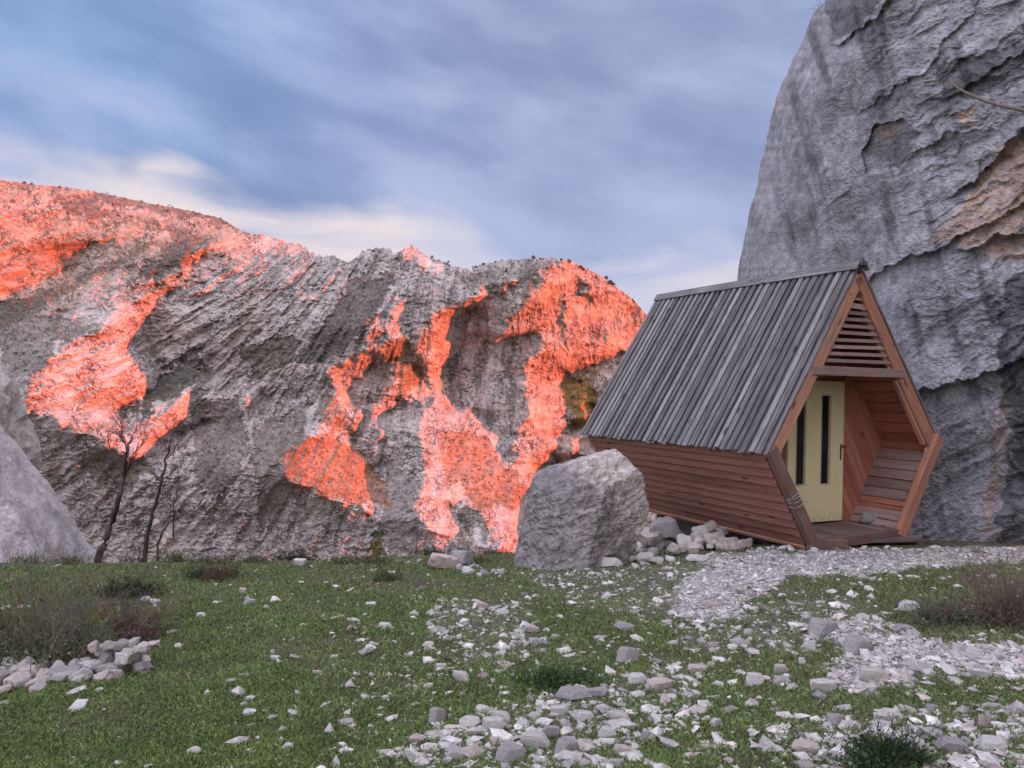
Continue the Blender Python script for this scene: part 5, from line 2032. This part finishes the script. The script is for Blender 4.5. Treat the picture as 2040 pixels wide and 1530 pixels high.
# ------------------------------------------------------------------ scrub and junipers on the mountain
def clump(center, w, h, n, rr, col, size):
    u = rr.normal(size=(n, 3))
    u /= np.linalg.norm(u, axis=1)[:, None]
    C = u * (rr.uniform(.2, 1, n) ** .5)[:, None] * np.array([w, w, h]) * rr.uniform(.7, 1.15, (n, 1)) + np.array([0, 0, h * .7])
    V = C[:, None, :] + rr.normal(0, size, (n, 3, 3))
    c = np.array(col)[None] * rr.uniform(.55, 1.45, (n, 1))
    return V + np.asarray(center), np.repeat(c, 3, 0)


def build_mountain_plants():
    rr = np.random.default_rng(77)
    VV, CC = [], []
    ids = np.argwhere(MVEG > .35)
    pick = ids[rr.integers(len(ids), size=3600)]
    for (i, j) in pick:
        P = MP[i, j]
        px, py = MXS[j], MYP[i, j]
        s = P[1] / F
        if 560 < px < 780 and 860 < py < 1010 or 880 < px < 1040 and py > 850:
            col = [(.26, .10, .04), (.22, .13, .05), (.17, .10, .07)][rr.integers(3)]
        elif px > 1110:
            col = [(.20, .15, .04), (.26, .12, .035), (.08, .09, .035)][rr.integers(3)]
        else:
            col = [(.15, .125, .105), (.12, .11, .085), (.17, .14, .12)][rr.integers(3)]
        w = rr.uniform(1.5, 3.6) * s
        v, c = clump(P, w, w * .8, 12, rr, col, w * .38)
        VV.append(v)
        CC.append(c)
    V = np.concatenate(VV).reshape(-1, 3)
    c = np.concatenate(CC)
    o = mesh_np('mountain_scrub', V, np.arange(len(V)).reshape(-1, 3), M['leaf'], attrs={'col': np.concatenate([c, np.ones((len(c), 1))], 1)})
    tag(o, 'dry brown and orange scrub covering the gullies of the mountain', 'scrub', kind='stuff')
    # single dark shrubs that stand out
    base = None
    spots = [(1062, 513, 9), (1133, 521, 10), (1157, 533, 10), (1161, 536, 8), (1187, 551, 6), (1208, 553, 9), (1215, 563, 12), (1221, 566, 9), (1258, 597, 6), (1262, 600, 6), (1290, 634, 6), (1118, 516, 6), (1075, 514, 5),
             (962, 524, 6), (985, 520, 5), (948, 530, 5), (893, 520, 5), (722, 500, 4), (48, 362, 6), (62, 364, 5), (118, 371, 5), (342, 411, 4), (385, 418, 4), (945, 585, 7), (957, 577, 5), (915, 600, 6), (1008, 540, 7), (860, 505, 7),
             (345, 600, 5), (560, 690, 9), (745, 1085, 14), (752, 1100, 13), (262, 1005, 10), (1170, 740, 11), (1155, 760, 12), (1180, 820, 10), (1140, 790, 10), (375, 905, 7), (930, 610, 5), (1020, 560, 6), (640, 520, 4)]
    me_by = []
    for k, colr in enumerate(((.035, .040, .028), (.10, .11, .045), (.16, .09, .06))):
        v, c = clump((0, 0, 0), 1, 1, 220, rr, colr, .16)
        o = mesh_np('mountain_shrub', v.reshape(-1, 3), np.arange(220 * 3).reshape(-1, 3), M['leaf'], attrs={'col': np.concatenate([c, np.ones((len(c), 1))], 1)})
        me_by.append(o.data)
        bpy.data.objects.remove(o)
    where = lambda px, py: ('on the rounded right-hand summit' if px > 1040 and py < 640 else 'on the left summit ridge' if px < 480 and py < 430 else 'on the middle crest of the mountain' if py < 620 else 'in a gully low on the mountain')
    for (px, py, w) in spots:
        P = mountain_point(px, py + 2)
        kind = 1 if (px, py) in ((745, 1085), (752, 1100), (262, 1005), (560, 690), (1170, 740), (1140, 790)) else (2 if (px, py) in ((860, 505), (1008, 540), (1180, 820)) else 0)
        o = bpy.data.objects.new('mountain_shrub', me_by[kind])
        COL.objects.link(o)
        s = P[1] / F
        o.scale = (w * s * .5, w * s * .5, w * s * .42)
        o.location = P
        o.rotation_euler = (0, 0, rr.uniform(0, 6))
        tag(o, ('dark evergreen', 'olive green', 'rusty brown')[kind] + ' shrub ' + where(px, py), 'shrub', 'shrubs standing out on the mountain')


build_mountain_plants()
